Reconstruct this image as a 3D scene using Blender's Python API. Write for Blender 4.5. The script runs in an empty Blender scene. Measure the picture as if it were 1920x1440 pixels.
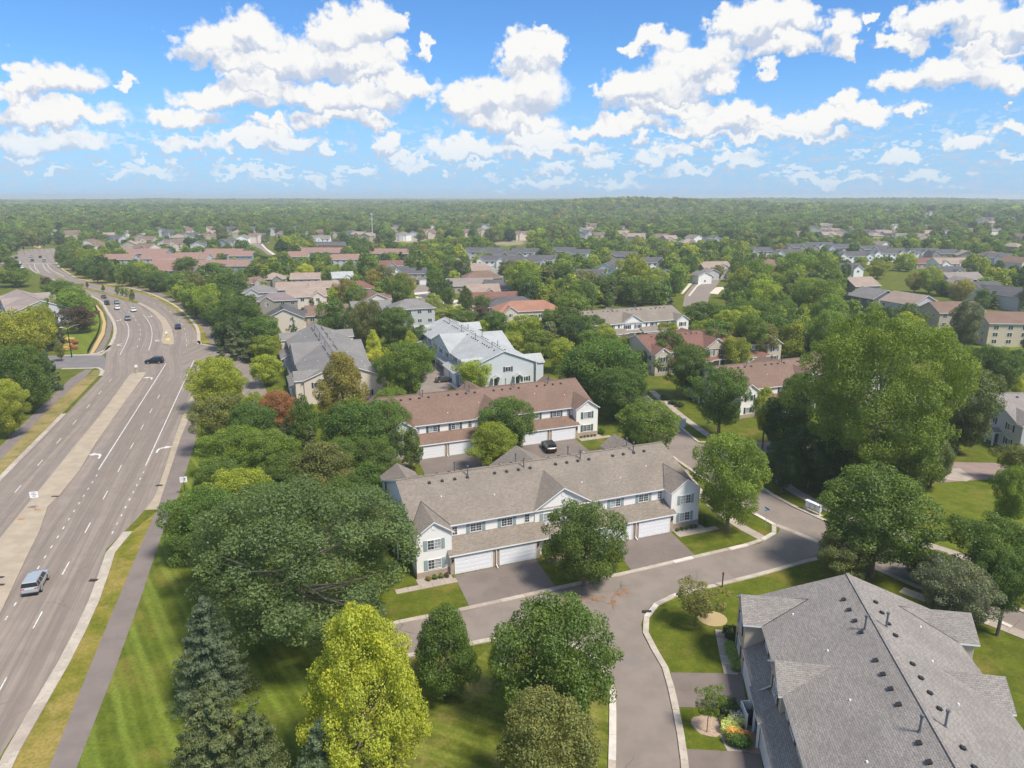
import bpy, bmesh, math, random
import numpy as np
from mathutils import Vector, Matrix
random.seed(7)
R = math.radians
SC = bpy.context.scene
COL = SC.collection

# ------------------------------------------------------------------ camera
F, HY, CH = 1333.0, 368.0, 45.0            # focal length in photo pixels, horizon row, height above ground
PITCH = math.atan((720 - HY) / F)
cd = bpy.data.cameras.new('camera'); cam = bpy.data.objects.new('camera', cd); COL.objects.link(cam)
cam.location = (0, 0, CH); cam.rotation_euler = (R(90) - PITCH, 0, 0)
cd.sensor_width = 36; cd.lens = F / 1920 * 36; cd.clip_start = 1; cd.clip_end = 30000
SC.camera = cam
CP, SP = math.cos(PITCH), math.sin(PITCH)

def at(px, py, h=0.0):                      # point at height h seen at a photo pixel
    x = (px - 960) / F; y = (py - 720) / F
    dy = CP - y * SP; dz = -SP - y * CP
    t = (h - CH) / dz
    return (x * t, dy * t)
def proj(x, y, z):
    z = z - CH; d = y * CP - z * SP; v = -z * CP - y * SP
    if d < 1: return (-9999, -9999, 1)
    return (960 + F * x / d, 720 + F * v / d, d)

# ------------------------------------------------------------------ sun, sky, clouds
SUN = Vector((0.62, -0.50, 1.22)).normalized()
sun_d = bpy.data.lights.new('sun', 'SUN'); sun = bpy.data.objects.new('sun', sun_d); COL.objects.link(sun)
sun_d.energy = 3.7; sun_d.angle = R(13.0); sun_d.color = (1.0, 0.925, 0.79)
sun.rotation_euler = SUN.to_track_quat('Z', 'Y').to_euler()
SC.view_settings.view_transform = 'Standard'; SC.view_settings.look = 'None'
SC.view_settings.gamma = 1; SC.view_settings.exposure = 0.56; SC.view_settings.use_curve_mapping = False
SC.cycles.use_denoising = True
try: SC.cycles.denoiser = 'OPENIMAGEDENOISE'
except Exception: pass
SC.cycles.max_bounces = 7; SC.cycles.diffuse_bounces = 3; SC.cycles.glossy_bounces = 2
SC.cycles.transmission_bounces = 3; SC.cycles.transparent_max_bounces = 6; SC.cycles.volume_bounces = 1
SC.cycles.caustics_reflective = False; SC.cycles.caustics_refractive = False
SC.cycles.use_adaptive_sampling = True; SC.cycles.adaptive_threshold = 0.02

world = bpy.data.worlds.new('World'); SC.world = world; world.use_nodes = True
WN = world.node_tree.nodes; WL = world.node_tree.links; WN.clear()

class NT:                                   # tiny node helper
    def __init__(s, tree): s.t = tree; s.n = tree.nodes; s.l = tree.links
    def new(s, typ, **kw):
        nd = s.n.new(typ)
        for k, v in kw.items(): setattr(nd, k, v)
        return nd
    def put(s, nd, i, v):
        if v is None: return
        if isinstance(v, bpy.types.NodeSocket): s.l.new(v, nd.inputs[i])
        else: nd.inputs[i].default_value = v
    def m(s, op, a, b=None, c=None, clamp=False):
        nd = s.new('ShaderNodeMath', operation=op); nd.use_clamp = clamp
        s.put(nd, 0, a); s.put(nd, 1, b); s.put(nd, 2, c); return nd.outputs[0]
    def v(s, op, a, b=None, scale=None):
        nd = s.new('ShaderNodeVectorMath', operation=op)
        s.put(nd, 0, a); s.put(nd, 1, b)
        if scale is not None: s.put(nd, 3, scale)
        return nd.outputs['Value'] if op in ('LENGTH', 'DOT_PRODUCT', 'DISTANCE') else nd.outputs[0]
    def noise(s, vec, scale, detail=3, rough=.5, dist=0, dims='3D', norm=True):
        nd = s.new('ShaderNodeTexNoise', noise_dimensions=dims)
        if hasattr(nd, 'normalize'): nd.normalize = norm
        if vec is not None: s.l.new(vec, nd.inputs['Vector'])
        nd.inputs['Scale'].default_value = scale; nd.inputs['Detail'].default_value = detail
        nd.inputs['Roughness'].default_value = rough; nd.inputs['Distortion'].default_value = dist
        return nd
    def ramp(s, x, a, b, lo=0.0, hi=1.0, smooth=True):
        nd = s.new('ShaderNodeMapRange'); nd.interpolation_type = 'SMOOTHSTEP' if smooth else 'LINEAR'
        s.put(nd, 0, x); s.put(nd, 1, a); s.put(nd, 2, b); s.put(nd, 3, lo); s.put(nd, 4, hi); return nd.outputs[0]
    def mix(s, f, a, b, mode='MIX'):
        nd = s.new('ShaderNodeMix', data_type='RGBA', blend_type=mode)
        s.put(nd, 0, f)
        for i, v in ((6, a), (7, b)):
            if isinstance(v, bpy.types.NodeSocket): s.l.new(v, nd.inputs[i])
            else: nd.inputs[i].default_value = tuple(v)[:3] + (1,)
        return nd.outputs[2]
    def comb(s, x, y, z=0.0):
        nd = s.new('ShaderNodeCombineXYZ'); s.put(nd, 0, x); s.put(nd, 1, y); s.put(nd, 2, z); return nd.outputs[0]
    def sep(s, v):
        nd = s.new('ShaderNodeSeparateXYZ'); s.l.new(v, nd.inputs[0]); return nd.outputs

def azel(px, py):
    x = (px - 960) / F; y = (py - 720) / F
    d = Vector((x, CP - y * SP, -SP - y * CP)).normalized()
    return math.degrees(math.atan2(d.x, d.y)), math.degrees(math.asin(d.z))

CLOUDS = [  # photo pixel centre, width, height of each cumulus lobe
 (110,148,170,74),(30,165,110,50),(100,215,250,56),(15,205,90,60),(120,265,160,56),(35,265,120,60),(240,165,46,24),
 (400,85,150,90),(470,70,120,90),(500,120,170,70),(440,120,150,60),(560,115,110,90),(640,60,130,90),(700,45,110,80),(650,110,200,90),(745,35,36,50),(735,100,60,50),(700,140,120,50),
 (795,92,34,44),(430,190,190,50),(480,165,140,70),(590,180,130,60),(660,185,200,70),(760,160,120,50),(640,222,200,34),(355,228,150,46),(350,280,130,36),(460,278,130,30),(535,262,140,38),
 (510,235,70,26),(615,282,42,20),(730,268,62,52),(745,296,60,20),
 (870,190,110,70),(930,195,170,110),(990,110,110,90),(1000,170,130,130),(1040,95,60,70),(950,232,200,46),(880,285,150,44),(1000,268,120,56),(1010,290,150,30),(1015,58,36,20),
 (1150,180,70,70),(1190,170,130,90),(1240,170,180,100),(1300,130,150,90),(1230,80,110,46),(1180,85,60,30),(1330,115,110,60),(1260,205,200,30),(1350,160,60,40),
 (1380,60,100,90),(1430,50,150,100),(1490,40,90,90),(1460,95,150,50),(1575,60,80,84),(1590,95,70,36),(1638,44,26,24),(1438,140,48,40),
 (1800,30,160,90),(1740,45,110,70),(1690,80,80,36),(1860,60,130,80),(1850,90,150,24),(1920,40,60,90),
 (1690,150,110,50),(1760,140,170,70),(1850,145,160,74),(1910,150,60,70),(1850,105,80,50),
 (1320,235,110,46),(1390,215,130,60),(1470,235,180,44),(1585,195,60,60),(1560,225,120,40),(1630,215,90,50),(1270,247,70,24),(1180,235,140,40),(1110,250,120,30),(1420,255,200,22),(1550,256,120,20),
 (1712,212,56,42),(1815,268,80,42),(1680,295,84,36),(1890,195,34,20),(1900,240,70,44),(1885,300,60,22),(1260,290,64,44),(1200,268,36,30),(1310,275,70,26),(1095,285,90,26),
 (1400,295,80,30),(1120,305,60,20),(1210,305,70,24),(1290,330,100,22),(1500,335,70,22),(1550,340,90,20),(1720,335,80,20),(1360,300,40,30),(40,295,90,18),(240,318,60,18),(100,328,60,16),
 (300,330,60,20),(460,325,90,20),(520,325,60,12),(330,318,40,14),(680,325,70,18),(840,322,30,14),(900,310,70,14),(1040,320,70,20),(590,338,60,16),(780,310,80,14),(1160,340,90,20),(1020,345,120,22),(1620,340,60,16),(215,318,40,12)]

# the lobes merged into one smooth field over azimuth -44..44, elevation -2..22 (in memory, nothing is loaded)
FW, FH = 704, 192
gx, gy = np.meshgrid(-44 + 88 * (np.arange(FW) + .5) / FW, -2 + 24 * (np.arange(FH) + .5) / FH)
fld = np.full((FH, FW), -1.5); base = np.zeros((FH, FW))
for (cx, cy, w, h) in CLOUDS:
    az, el = azel(cx, cy); ax, ey = azel(cx + w / 2, cy)[0] - az, azel(cx, cy - h / 2)[1] - el
    u = (gx - az) / (ax * 1.12); v = (gy - el) / (ey * 1.15); v = np.where(v < 0, v * 1.55, v)
    val = 1 - np.sqrt(u * u + v * v)
    k = .18; hh = np.clip(.5 + .5 * (val - fld) / k, 0, 1)
    base = base * (1 - hh) + np.clip(v * .5 + .5, 0, 1) * hh
    fld = fld * (1 - hh) + val * hh + k * hh * (1 - hh)
buf = np.zeros((FH, FW, 4), np.float32); buf[..., 0] = fld; buf[..., 1] = base; buf[..., 3] = 1
cimg = bpy.data.images.new('cloud_field', FW, FH, alpha=True, float_buffer=True)
cimg.colorspace_settings.name = 'Non-Color'
cimg.pixels.foreach_set(buf.ravel()); cimg.update()

wt = NT(world.node_tree)
tc = wt.new('ShaderNodeTexCoord'); D = tc.outputs['Generated']
sx, sy, sz = wt.sep(D)
azn = wt.m('DEGREES', wt.m('ARCTAN2', sx, sy)); eln = wt.m('DEGREES', wt.m('ARCSINE', sz))
P0 = wt.comb(azn, eln, 0)
n1 = wt.noise(P0, .34, 2, .5, norm=False)                # broad lumps
n2 = wt.noise(P0, 1.05, 7, .56, norm=False)               # cauliflower edge
Wp = wt.v('ADD', wt.v('SCALE', n1.outputs['Color'], scale=.75), wt.v('MULTIPLY', n2.outputs['Color'], (.75, .50, 0)))
def field(P):
    uv = wt.v('MULTIPLY', wt.v('ADD', P, (44, 2, 0)), (1 / 88, 1 / 24, 0))
    im = wt.new('ShaderNodeTexImage'); im.image = cimg; im.extension = 'EXTEND'; im.interpolation = 'Cubic'
    wt.l.new(uv, im.inputs[0]); return wt.sep(im.outputs[0])
Q = wt.v('ADD', P0, Wp)
f0, base, _ = field(Q)
f1 = field(wt.v('ADD', wt.v('ADD', P0, wt.v('SCALE', Wp, scale=.35)), (.5, 1.3, 0)))[0]
e9 = wt.m('DIVIDE', -330.0, wt.m('ADD', wt.m('MAXIMUM', eln, 0.0), 9.0))
n3 = wt.noise(wt.comb(azn, e9, 3.0), .085, 6, .6, norm=False)
front = wt.m('MULTIPLY', wt.ramp(wt.m('ABSOLUTE', azn), 37, 43, 1, 0), wt.ramp(eln, 16.5, 20.5, 1, 0))
gen0 = wt.m('SUBTRACT', wt.m('MULTIPLY', n3.outputs[0], 2.2), 0.22)
def fm(a, b): return wt.m('ADD', wt.m('MULTIPLY', a, front), wt.m('MULTIPLY', b, wt.m('SUBTRACT', 1.0, front)))
low = wt.ramp(eln, 1.5, 6.5, 1, 0)
lown = wt.noise(wt.v('MULTIPLY', P0, (1.0, 2.3, 1)), .95, 5, .6, norm=False)
F0 = wt.m('ADD', fm(f0, gen0), wt.m('MULTIPLY', n2.outputs[0], .10))
mask = wt.ramp(F0, -.10, .27)
mask2 = wt.m('MULTIPLY', wt.ramp(lown.outputs[0], .02, .30), wt.m('MULTIPLY', low, .85))
maskall = wt.m('MULTIPLY', wt.m('MAXIMUM', mask, mask2), wt.ramp(eln, 0.0, 5.5, .42, 1.0))
relief = wt.noise(wt.v('ADD', wt.v('ADD', P0, (3.3, 1.7, 0)), wt.v('SCALE', n2.outputs['Color'], scale=.6)), .8, 4, .55, norm=False)
sh = wt.m('ADD', wt.m('MULTIPLY', wt.m('SUBTRACT', F0, fm(f1, wt.m('SUBTRACT', gen0, .15))), .75), wt.m('MULTIPLY', relief.outputs[0], .40))
sh = wt.m('ADD', sh, wt.m('MULTIPLY', wt.m('SUBTRACT', base, .40), 1.5))
lit = wt.ramp(sh, -.55, .50)
cc = wt.mix(lit, (.58, .66, .81), (1.0, .995, .98))
sky = wt.new('ShaderNodeTexSky', sky_type='NISHITA'); sky.sun_disc = False
sky.sun_elevation = math.asin(SUN.z); sky.sun_rotation = math.atan2(SUN.x, SUN.y)
sky.altitude = 300; sky.air_density = 1.0; sky.dust_density = .35; sky.ozone_density = 2.2
SKYS = 0.115
sk = wt.mix(1.0, sky.outputs[0], (.43, .69, .98), 'MULTIPLY')
hz = wt.ramp(eln, -1.0, 10.0, .72, 0.0)
sk = wt.mix(hz, sk, tuple(c / SKYS * .66 for c in (.40, .60, .93)))
cl = wt.mix(1.0, cc, tuple(.655 / SKYS for _ in range(3)), 'MULTIPLY')
bgc = wt.mix(maskall, sk, cl)
bg = wt.new('ShaderNodeBackground'); wt.l.new(bgc, bg.inputs[0]); bg.inputs[1].default_value = SKYS
wo = wt.new('ShaderNodeOutputWorld'); wt.l.new(bg.outputs[0], wo.inputs[0])
world.cycles.sampling_method = 'MANUAL'; world.cycles.sample_map_resolution = 256
# ------------------------------------------------------------------ helpers
def tag(o, label=None, cat=None, group=None, kind=None):
    if label: o['label'] = label
    if cat: o['category'] = cat
    if group: o['group'] = group
    if kind: o['kind'] = kind
    return o
def empty(name, loc=(0, 0, 0), rz=0.0, parent=None):
    o = bpy.data.objects.new(name, None); COL.objects.link(o); o.location = loc; o.rotation_euler = (0, 0, rz)
    o.empty_display_size = .5
    if parent: o.parent = parent
    return o
def link(name, mesh, parent=None, loc=(0, 0, 0), rz=0.0, scale=None):
    o = bpy.data.objects.new(name, mesh); COL.objects.link(o); o.location = loc; o.rotation_euler = (0, 0, rz)
    if scale is not None: o.scale = scale
    if parent: o.parent = parent
    return o
def copy_tree(o, parent=None):
    c = o.copy(); COL.objects.link(c)
    if parent: c.parent = parent
    for ch in list(o.children): copy_tree(ch, c)
    return c

class MB:
    """collects polygons; UVs are metres measured along and up each face"""
    def __init__(s): s.v = []; s.f = []; s.mi = []; s.uv = []
    def poly(s, pts, mi=0, uv=None):
        i = len(s.v); s.v += [tuple(p) for p in pts]; s.f.append(tuple(range(i, i + len(pts)))); s.mi.append(mi)
        if uv is None:
            a, b = Vector(pts[0]), None
            n = Vector((0, 0, 0))
            for k in range(len(pts)):
                p, q = Vector(pts[k]), Vector(pts[(k + 1) % len(pts)]); n += p.cross(q)
            n = n.normalized() if n.length > 1e-9 else Vector((0, 0, 1))
            U = Vector((0, 0, 1)).cross(n)
            U = U.normalized() if U.length > .05 else Vector((1, 0, 0))
            V = n.cross(U)
            uv = [(Vector(p).dot(U), Vector(p).dot(V)) for p in pts]
        s.uv += uv
    def box(s, x0, x1, y0, y1, z0, z1, mi=0, bottom=False):
        a, b, c, d = (x0, y0), (x1, y0), (x1, y1), (x0, y1)
        s.poly([(*a, z1), (*b, z1), (*c, z1), (*d, z1)], mi)
        if bottom: s.poly([(*d, z0), (*c, z0), (*b, z0), (*a, z0)], mi)
        for p, q in ((a, b), (b, c), (c, d), (d, a)): s.poly([(*p, z0), (*q, z0), (*q, z1), (*p, z1)], mi)
    def prism(s, pts, z0, z1, mi=0, cap=True):        # vertical extrusion of a ccw outline
        if cap: s.poly([(x, y, z1) for x, y in pts], mi)
        for k in range(len(pts)):
            p, q = pts[k], pts[(k + 1) % len(pts)]
            s.poly([(*p, z0), (*q, z0), (*q, z1), (*p, z1)], mi)
    def tube(s, p, q, r0, r1=None, n=8, mi=0, cap=True):
        r1 = r0 if r1 is None else r1
        p, q = Vector(p), Vector(q); d = (q - p).normalized()
        a = d.orthogonal().normalized(); b = d.cross(a)
        A = [p + (a * math.cos(t) + b * math.sin(t)) * r0 for t in [2 * math.pi * k / n for k in range(n)]]
        B = [q + (a * math.cos(t) + b * math.sin(t)) * r1 for t in [2 * math.pi * k / n for k in range(n)]]
        for k in range(n):
            j = (k + 1) % n; s.poly([A[k], A[j], B[j], B[k]], mi)
        if cap: s.poly(B, mi); s.poly(A[::-1], mi)
    def mesh(s, name, mats):
        me = bpy.data.meshes.new(name); me.from_pydata(s.v, [], s.f)
        uvl = me.uv_layers.new(name='UVMap'); uvl.data.foreach_set('uv', [c for p in s.uv for c in p])
        me.polygons.foreach_set('material_index', s.mi)
        for m in (mats if isinstance(mats, (list, tuple)) else [mats]): me.materials.append(m)
        me.update(); return me
    def build(s, name, mats, parent=None, **kw): return link(name, s.mesh(name, mats), parent, **kw)

# ------------------------------------------------------------------ materials
MATS = {}
def srgb(r, g, b):
    f = lambda c: ((c / 255 + .055) / 1.055) ** 2.4 if c > 10 else c / 255 / 12.92
    return (f(r), f(g), f(b))
def surf(name, c1, c2=None, scale=1.0, detail=4, rough=.85, c3=None, scale3=8.0, bump=0.0, bscale=20, spec=.3, coord='UV',
         stretch=None, metallic=0.0, lo=.35, hi=.65, extra=None):
    if name in MATS: return MATS[name]
    m = bpy.data.materials.new(name); m.use_nodes = True; t = NT(m.node_tree)
    b = m.node_tree.nodes['Principled BSDF']; tcn = t.new('ShaderNodeTexCoord'); P = tcn.outputs[coord]
    if stretch: P1 = t.v('MULTIPLY', P, stretch)
    else: P1 = P
    col = None
    if c2 is None: b.inputs['Base Color'].default_value = (*c1, 1)
    else:
        n = t.noise(P1, scale, detail, .6); col = t.mix(t.ramp(n.outputs[0], lo, hi), c1, c2)
        if c3 is not None:
            n3 = t.noise(P, scale3, 3, .65); col = t.mix(t.ramp(n3.outputs[0], .52, .75), col, c3)
    if extra: col = extra(t, P, col if col is not None else c1)
    if col is not None and isinstance(col, bpy.types.NodeSocket): t.l.new(col, b.inputs['Base Color'])
    b.inputs['Roughness'].default_value = rough; b.inputs['Specular IOR Level'].default_value = spec
    b.inputs['Metallic'].default_value = metallic
    if bump:
        nb = t.noise(P, bscale, 3, .6); bp = t.new('ShaderNodeBump'); bp.inputs['Strength'].default_value = bump
        bp.inputs['Distance'].default_value = .03; t.l.new(nb.outputs[0], bp.inputs['Height']); t.l.new(bp.outputs[0], b.inputs['Normal'])
    MATS[name] = m; return m

def grass_mat(name, a, b, dry, dryamt=.5, stripe=None, soil=None):
    def ex(t, P, col):
        n = t.noise(P, .16, 4, .65); col = t.mix(t.ramp(n.outputs[0], .68 - dryamt * .35, .86 - dryamt * .25), col, dry)
        if stripe:                                       # mown in alternate directions
            ang, w, amt = stripe
            d = t.v('DOT_PRODUCT', P, (math.cos(ang), math.sin(ang), 0))
            wob = t.noise(P, .1, 2)
            d = t.m('ADD', d, t.m('MULTIPLY', wob.outputs[0], w * .22))
            w1 = t.m('SINE', t.m('MULTIPLY', d, math.pi * 2 / w)); w2 = t.m('SINE', t.m('MULTIPLY', d, math.pi * 2 / (w * .37)))
            st = t.m('ADD', t.m('MULTIPLY', w1, .6), t.m('MULTIPLY', w2, .4))
            br = t.noise(P, .35, 3)
            st = t.m('MULTIPLY', st, t.ramp(br.outputs[0], .3, .6, .35, 1))
            col = t.mix(t.ramp(st, -.6, 1.0, 0, amt), col, tuple(min(1, c * 1.9 + .02) for c in b))
        nm = t.noise(P, .9, 5, .75); col = t.mix(t.ramp(nm.outputs[0], .48, .72, 0, .4), col, dry)
        nf = t.noise(P, 3.2, 4, .7); col = t.mix(t.ramp(nf.outputs[0], .35, .75, 0, .5), col, tuple(c * .45 for c in a))
        return col
    return surf(name, a, b, scale=.45, detail=5, rough=.95, spec=.12, extra=ex, coord='Object', bump=.5, bscale=5)
GR = grass_mat('lawn_grass', (.085, .110, .011), (.125, .152, .015), (.21, .17, .04), .5)
GRV = grass_mat('verge_grass', (.12, .14, .014), (.20, .195, .022), (.33, .25, .075), .9)
GRD = grass_mat('dry_grass', (.17, .165, .05), (.26, .22, .08), (.36, .27, .12), .9)

def asphalt(name, c, cd, streak=0.0, cracks=0.0, patch=None):
    def ex(t, P, col):
        if streak:
            n = t.noise(t.v('MULTIPLY', P, (.62, .010, 1)), 1.0, 3, .55); col = t.mix(t.ramp(n.outputs[0], .42, .60, 0, .7), col, tuple(x * .60 for x in c))
            n = t.noise(t.v('MULTIPLY', P, (2.3, .035, 1)), 1.0, 4, .65)
            col = t.mix(t.ramp(n.outputs[0], .38, .7, 0, streak), col, cd)
            n = t.noise(t.v('MULTIPLY', P, (5.0, .12, 1)), 1.0, 3, .6)
            col = t.mix(t.ramp(n.outputs[0], .5, .75, 0, streak * .45), col, tuple(x * 1.35 for x in c))
        if patch:
            n = t.noise(P, .09, 3, .6); col = t.mix(t.ramp(n.outputs[0], .58, .68, 0, .7), col, patch)
        if cracks:
            w = t.noise(P, .5, 3); vv = t.new('ShaderNodeTexVoronoi', feature='DISTANCE_TO_EDGE')
            t.l.new(t.v('ADD', P, t.v('SCALE', w.outputs['Color'], scale=1.2)), vv.inputs['Vector']); vv.inputs['Scale'].default_value = .16
            k = t.noise(P, .12, 2)
            col = t.mix(t.m('MULTIPLY', t.ramp(vv.outputs[0], 0.0, .012, cracks, 0), t.ramp(k.outputs[0], .45, .6)), col, tuple(x * .35 for x in c))
        n = t.noise(P, 14, 2, .7); col = t.mix(t.ramp(n.outputs[0], .35, .7, 0, .22), col, tuple(x * 1.5 for x in c))
        return col
    return surf(name, c, tuple(x * .84 for x in c), scale=.35, rough=.92, spec=.2, extra=ex, bump=.25, bscale=30)
HWY = asphalt('highway_asphalt', (.290, .240, .200), (.165, .140, .126), .8, .45)
STR = asphalt('street_asphalt', (.250, .208, .178), (.16, .135, .12), 0, .8, (.19, .172, .16))
DRV = asphalt('driveway_asphalt', (.195, .160, .140), (.13, .105, .095), 0, .4, (.225, .19, .165))
TRL = asphalt('trail_asphalt', (.215, .178, .162), (.12, .1, .1), 0, .3)
CON = surf('kerb_concrete', (.50, .435, .36), (.40, .35, .29), scale=.7, c3=(.30, .25, .205), scale3=3, rough=.9)
CON2 = surf('new_concrete', (.66, .60, .53), (.56, .51, .45), scale=.8, rough=.9)
MED = surf('median_concrete', (.42, .345, .255), (.35, .29, .215), scale=.4, c3=(.36, .30, .225), scale3=1.4, rough=.9)
SIDE = surf('sidewalk_concrete', (.43, .36, .30), (.35, .295, .245), scale=.6, c3=(.28, .235, .2), scale3=4, rough=.9)
WHITE = surf('road_paint', (.74, .72, .68), (.48, .45, .42), scale=2.2, rough=.7)
YELLOW = surf('yellow_paint', (.75, .50, .06))
MULCH = surf('mulch', (.22, .14, .10), (.34, .24, .17), scale=6, rough=1)
GRAVEL = surf('gravel', (.30, .25, .22), (.45, .39, .35), scale=9, c3=(.15, .12, .1), scale3=14, rough=1, bump=.6)
ORANGE = surf('orange_mulch', (.46, .30, .15), (.54, .37, .20), scale=3, rough=1)
SOIL = surf('soil', (.20, .155, .10), (.13, .10, .07), scale=2, rough=1)

# ------------------------------------------------------------------ terrain
def hfun(x, y):
    r = math.hypot(x, y)
    if r < 760: return 0.0
    k = min(1.0, (r - 760) / 900)
    n = (math.sin(x * .0031 + 1.7) * math.cos(y * .0023 + .6) + .6 * math.sin(x * .0067 - y * .0041 + 2.1) + .35 * math.sin(x * .011 + y * .013)
         + .45 * math.sin(y * .0085 + x * .0012 + .4))
    h = k * (3.0 + 4.2 * n)
    bx, by = x - 330, y - 1750
    h += 20 * math.exp(-(bx / 300) ** 2 - (by / 420) ** 2) * k
    bx, by = x - 1250, y - 2900
    h += 17 * math.exp(-(bx / 700) ** 2 - (by / 600) ** 2) * k
    bx, by = x + 1500, y - 3400
    h += 10 * math.exp(-(bx / 900) ** 2 - (by / 700) ** 2) * k
    return max(-3, min(h, 30)) if r < 6000 else max(-3, min(h, 30)) * max(0, 1 - (r - 6000) / 2500)
def terrain():
    rings = [0] + list(np.geomspace(12, 9500, 96)); ns = 192; v = []; f = []
    for i, r in enumerate(rings):
        for k in range(ns):
            a = 2 * math.pi * k / ns; x, y = r * math.sin(a), r * math.cos(a); v.append((x, y, hfun(x, y)))
    for i in range(len(rings) - 1):
        for k in range(ns):
            j = (k + 1) % ns; A, B, C_, D_ = i * ns + k, (i + 1) * ns + k, (i + 1) * ns + j, i * ns + j
            f.append((A, B, C_, D_)) if i else f.append((A, B, C_))
    me = bpy.data.meshes.new('ground'); me.from_pydata(v, [], f); me.materials.append(GR); me.polygons.foreach_set('use_smooth', [True] * len(f))
    me.validate(); o = link('ground', me); tag(o, kind='structure'); return o
terrain()

LAYER = [0.0]
def pp(pts): return [at(*p) for p in pts]
def sheet(name, pts, z, mat, parent=None, world=False):
    P = pts if world else pp(pts)
    a = sum(P[i][0] * P[(i + 1) % len(P)][1] - P[(i + 1) % len(P)][0] * P[i][1] for i in range(len(P)))
    if a < 0: P = P[::-1]
    mb = MB(); mb.poly([(x, y, z) for x, y in P], 0, uv=[(x, y) for x, y in P])
    o = mb.build(name, mat, parent)
    if not parent: tag(o, kind='structure')
    return o
def resample(P, step):
    return along(P, max(2, int(round(arclen(P)[-1] / step)) + 1))
def smooth(P, n=2):
    for _ in range(n):
        Q = [P[0]]
        for a, b in zip(P[:-1], P[1:]):
            Q += [(a[0] * .75 + b[0] * .25, a[1] * .75 + b[1] * .25), (a[0] * .25 + b[0] * .75, a[1] * .25 + b[1] * .75)]
        P = Q + [P[-1]]
    return P
def arclen(P):
    s = [0]
    for a, b in zip(P[:-1], P[1:]): s.append(s[-1] + math.dist(a, b))
    return s
def along(P, n):
    s = arclen(P); out = []
    for k in range(n):
        d = s[-1] * k / (n - 1); j = 0
        while j < len(s) - 2 and s[j + 1] < d: j += 1
        t = (d - s[j]) / max(1e-6, s[j + 1] - s[j]); a, b = P[j], P[j + 1]
        out.append((a[0] + (b[0] - a[0]) * t, a[1] + (b[1] - a[1]) * t))
    return out
def offset(P, d):                                  # to the left of travel for d > 0
    out = []
    for i, p in enumerate(P):
        a = P[max(0, i - 1)]; b = P[min(len(P) - 1, i + 1)]
        L = math.dist(a, b) or 1; nx, ny = -(b[1] - a[1]) / L, (b[0] - a[0]) / L
        out.append((p[0] + nx * d, p[1] + ny * d))
    return out
def ribbon(name, L, Rr, n, z, mat, parent=None, usc=None):
    A, B = along(L, n), along(Rr, n); mb = MB(); s = arclen(A)
    for k in range(n - 1):
        w0, w1 = math.dist(A[k], B[k]), math.dist(A[k + 1], B[k + 1])
        if usc: w0 = w1 = usc
        mb.poly([(*A[k], z), (*B[k], z), (*B[k + 1], z), (*A[k + 1], z)], 0, uv=[(0, s[k]), (w0, s[k]), (w1, s[k + 1]), (0, s[k + 1])])
    o = mb.build(name, mat, parent)
    if not parent: tag(o, kind='structure')
    return o
def band(name, P, w, z, mat, parent=None):         # flat strip of width w centred on P
    return ribbon(name, offset(P, w / 2), offset(P, -w / 2), max(2, len(P)), z, mat, parent)
def slabs(name, child, P, w, h, seg, mat, gap=.03, z=0.0, mats=None, limit=300):
    """row of separate concrete pieces along a line: pavement slabs, kerb stones"""
    par = empty(name); tag(par, kind='structure')
    Q = resample(P, seg); A, B = offset(Q, w / 2), offset(Q, -w / 2)
    for k in range(len(Q) - 1):
        if k >= limit: break
        L = math.dist(Q[k], Q[k + 1]) or 1; g_ = gap / L / 2
        f = lambda a, b, t: (a[0] + (b[0] - a[0]) * t, a[1] + (b[1] - a[1]) * t)
        c = [f(A[k], A[k + 1], g_), f(B[k], B[k + 1], g_), f(B[k], B[k + 1], 1 - g_), f(A[k], A[k + 1], 1 - g_)]
        mb = MB(); a = sum(c[i][0] * c[(i + 1) % 4][1] - c[(i + 1) % 4][0] * c[i][1] for i in range(4))
        if a < 0: c = c[::-1]
        mb.prism(c, z, z + h + random.uniform(0, .012)); mm = random.choice(mats) if mats else mat
        mb.build(child, mm, par)
    return par
# ------------------------------------------------------------------ the highway
dirn = (-.316, .949)
Rn = pp([(0,1418),(92,1275),(153,1159),(180,1095),(197,1032),(232,998),(272,957),(288,935),(295.6,919),(306,890),(330,813.5),(353.6,752.8),(372,700)])
Rn = [(Rn[0][0] + .316 * 60, Rn[0][1] - .949 * 60)] + Rn
Rup = pp([(369.7,646),(369.7,620),(358.8,602.5),(339,582.8),(317,567.5),(284,552),(247,541),(197,532.5),(153,525),(140,521.6),(113,503),(103,492),(101,480),(104,468),(100,460),(77,455),(50,450)])
Ln = pp([(0,903),(124,776),(192,705)])
Ln = [(Ln[0][0] + .316 * 125, Ln[0][1] - .949 * 125)] + Ln
Lup = pp([(200,660),(210,648),(219,629),(219,611),(212,596),(203,583),(195,567),(181,559),(166,552),(147,542),(100,524),(68,512),(45,500),(35,488),(33,470),(38,458),(43,450)])
Ledge = Ln + Lup; Redge = Rn + Rup
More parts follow.
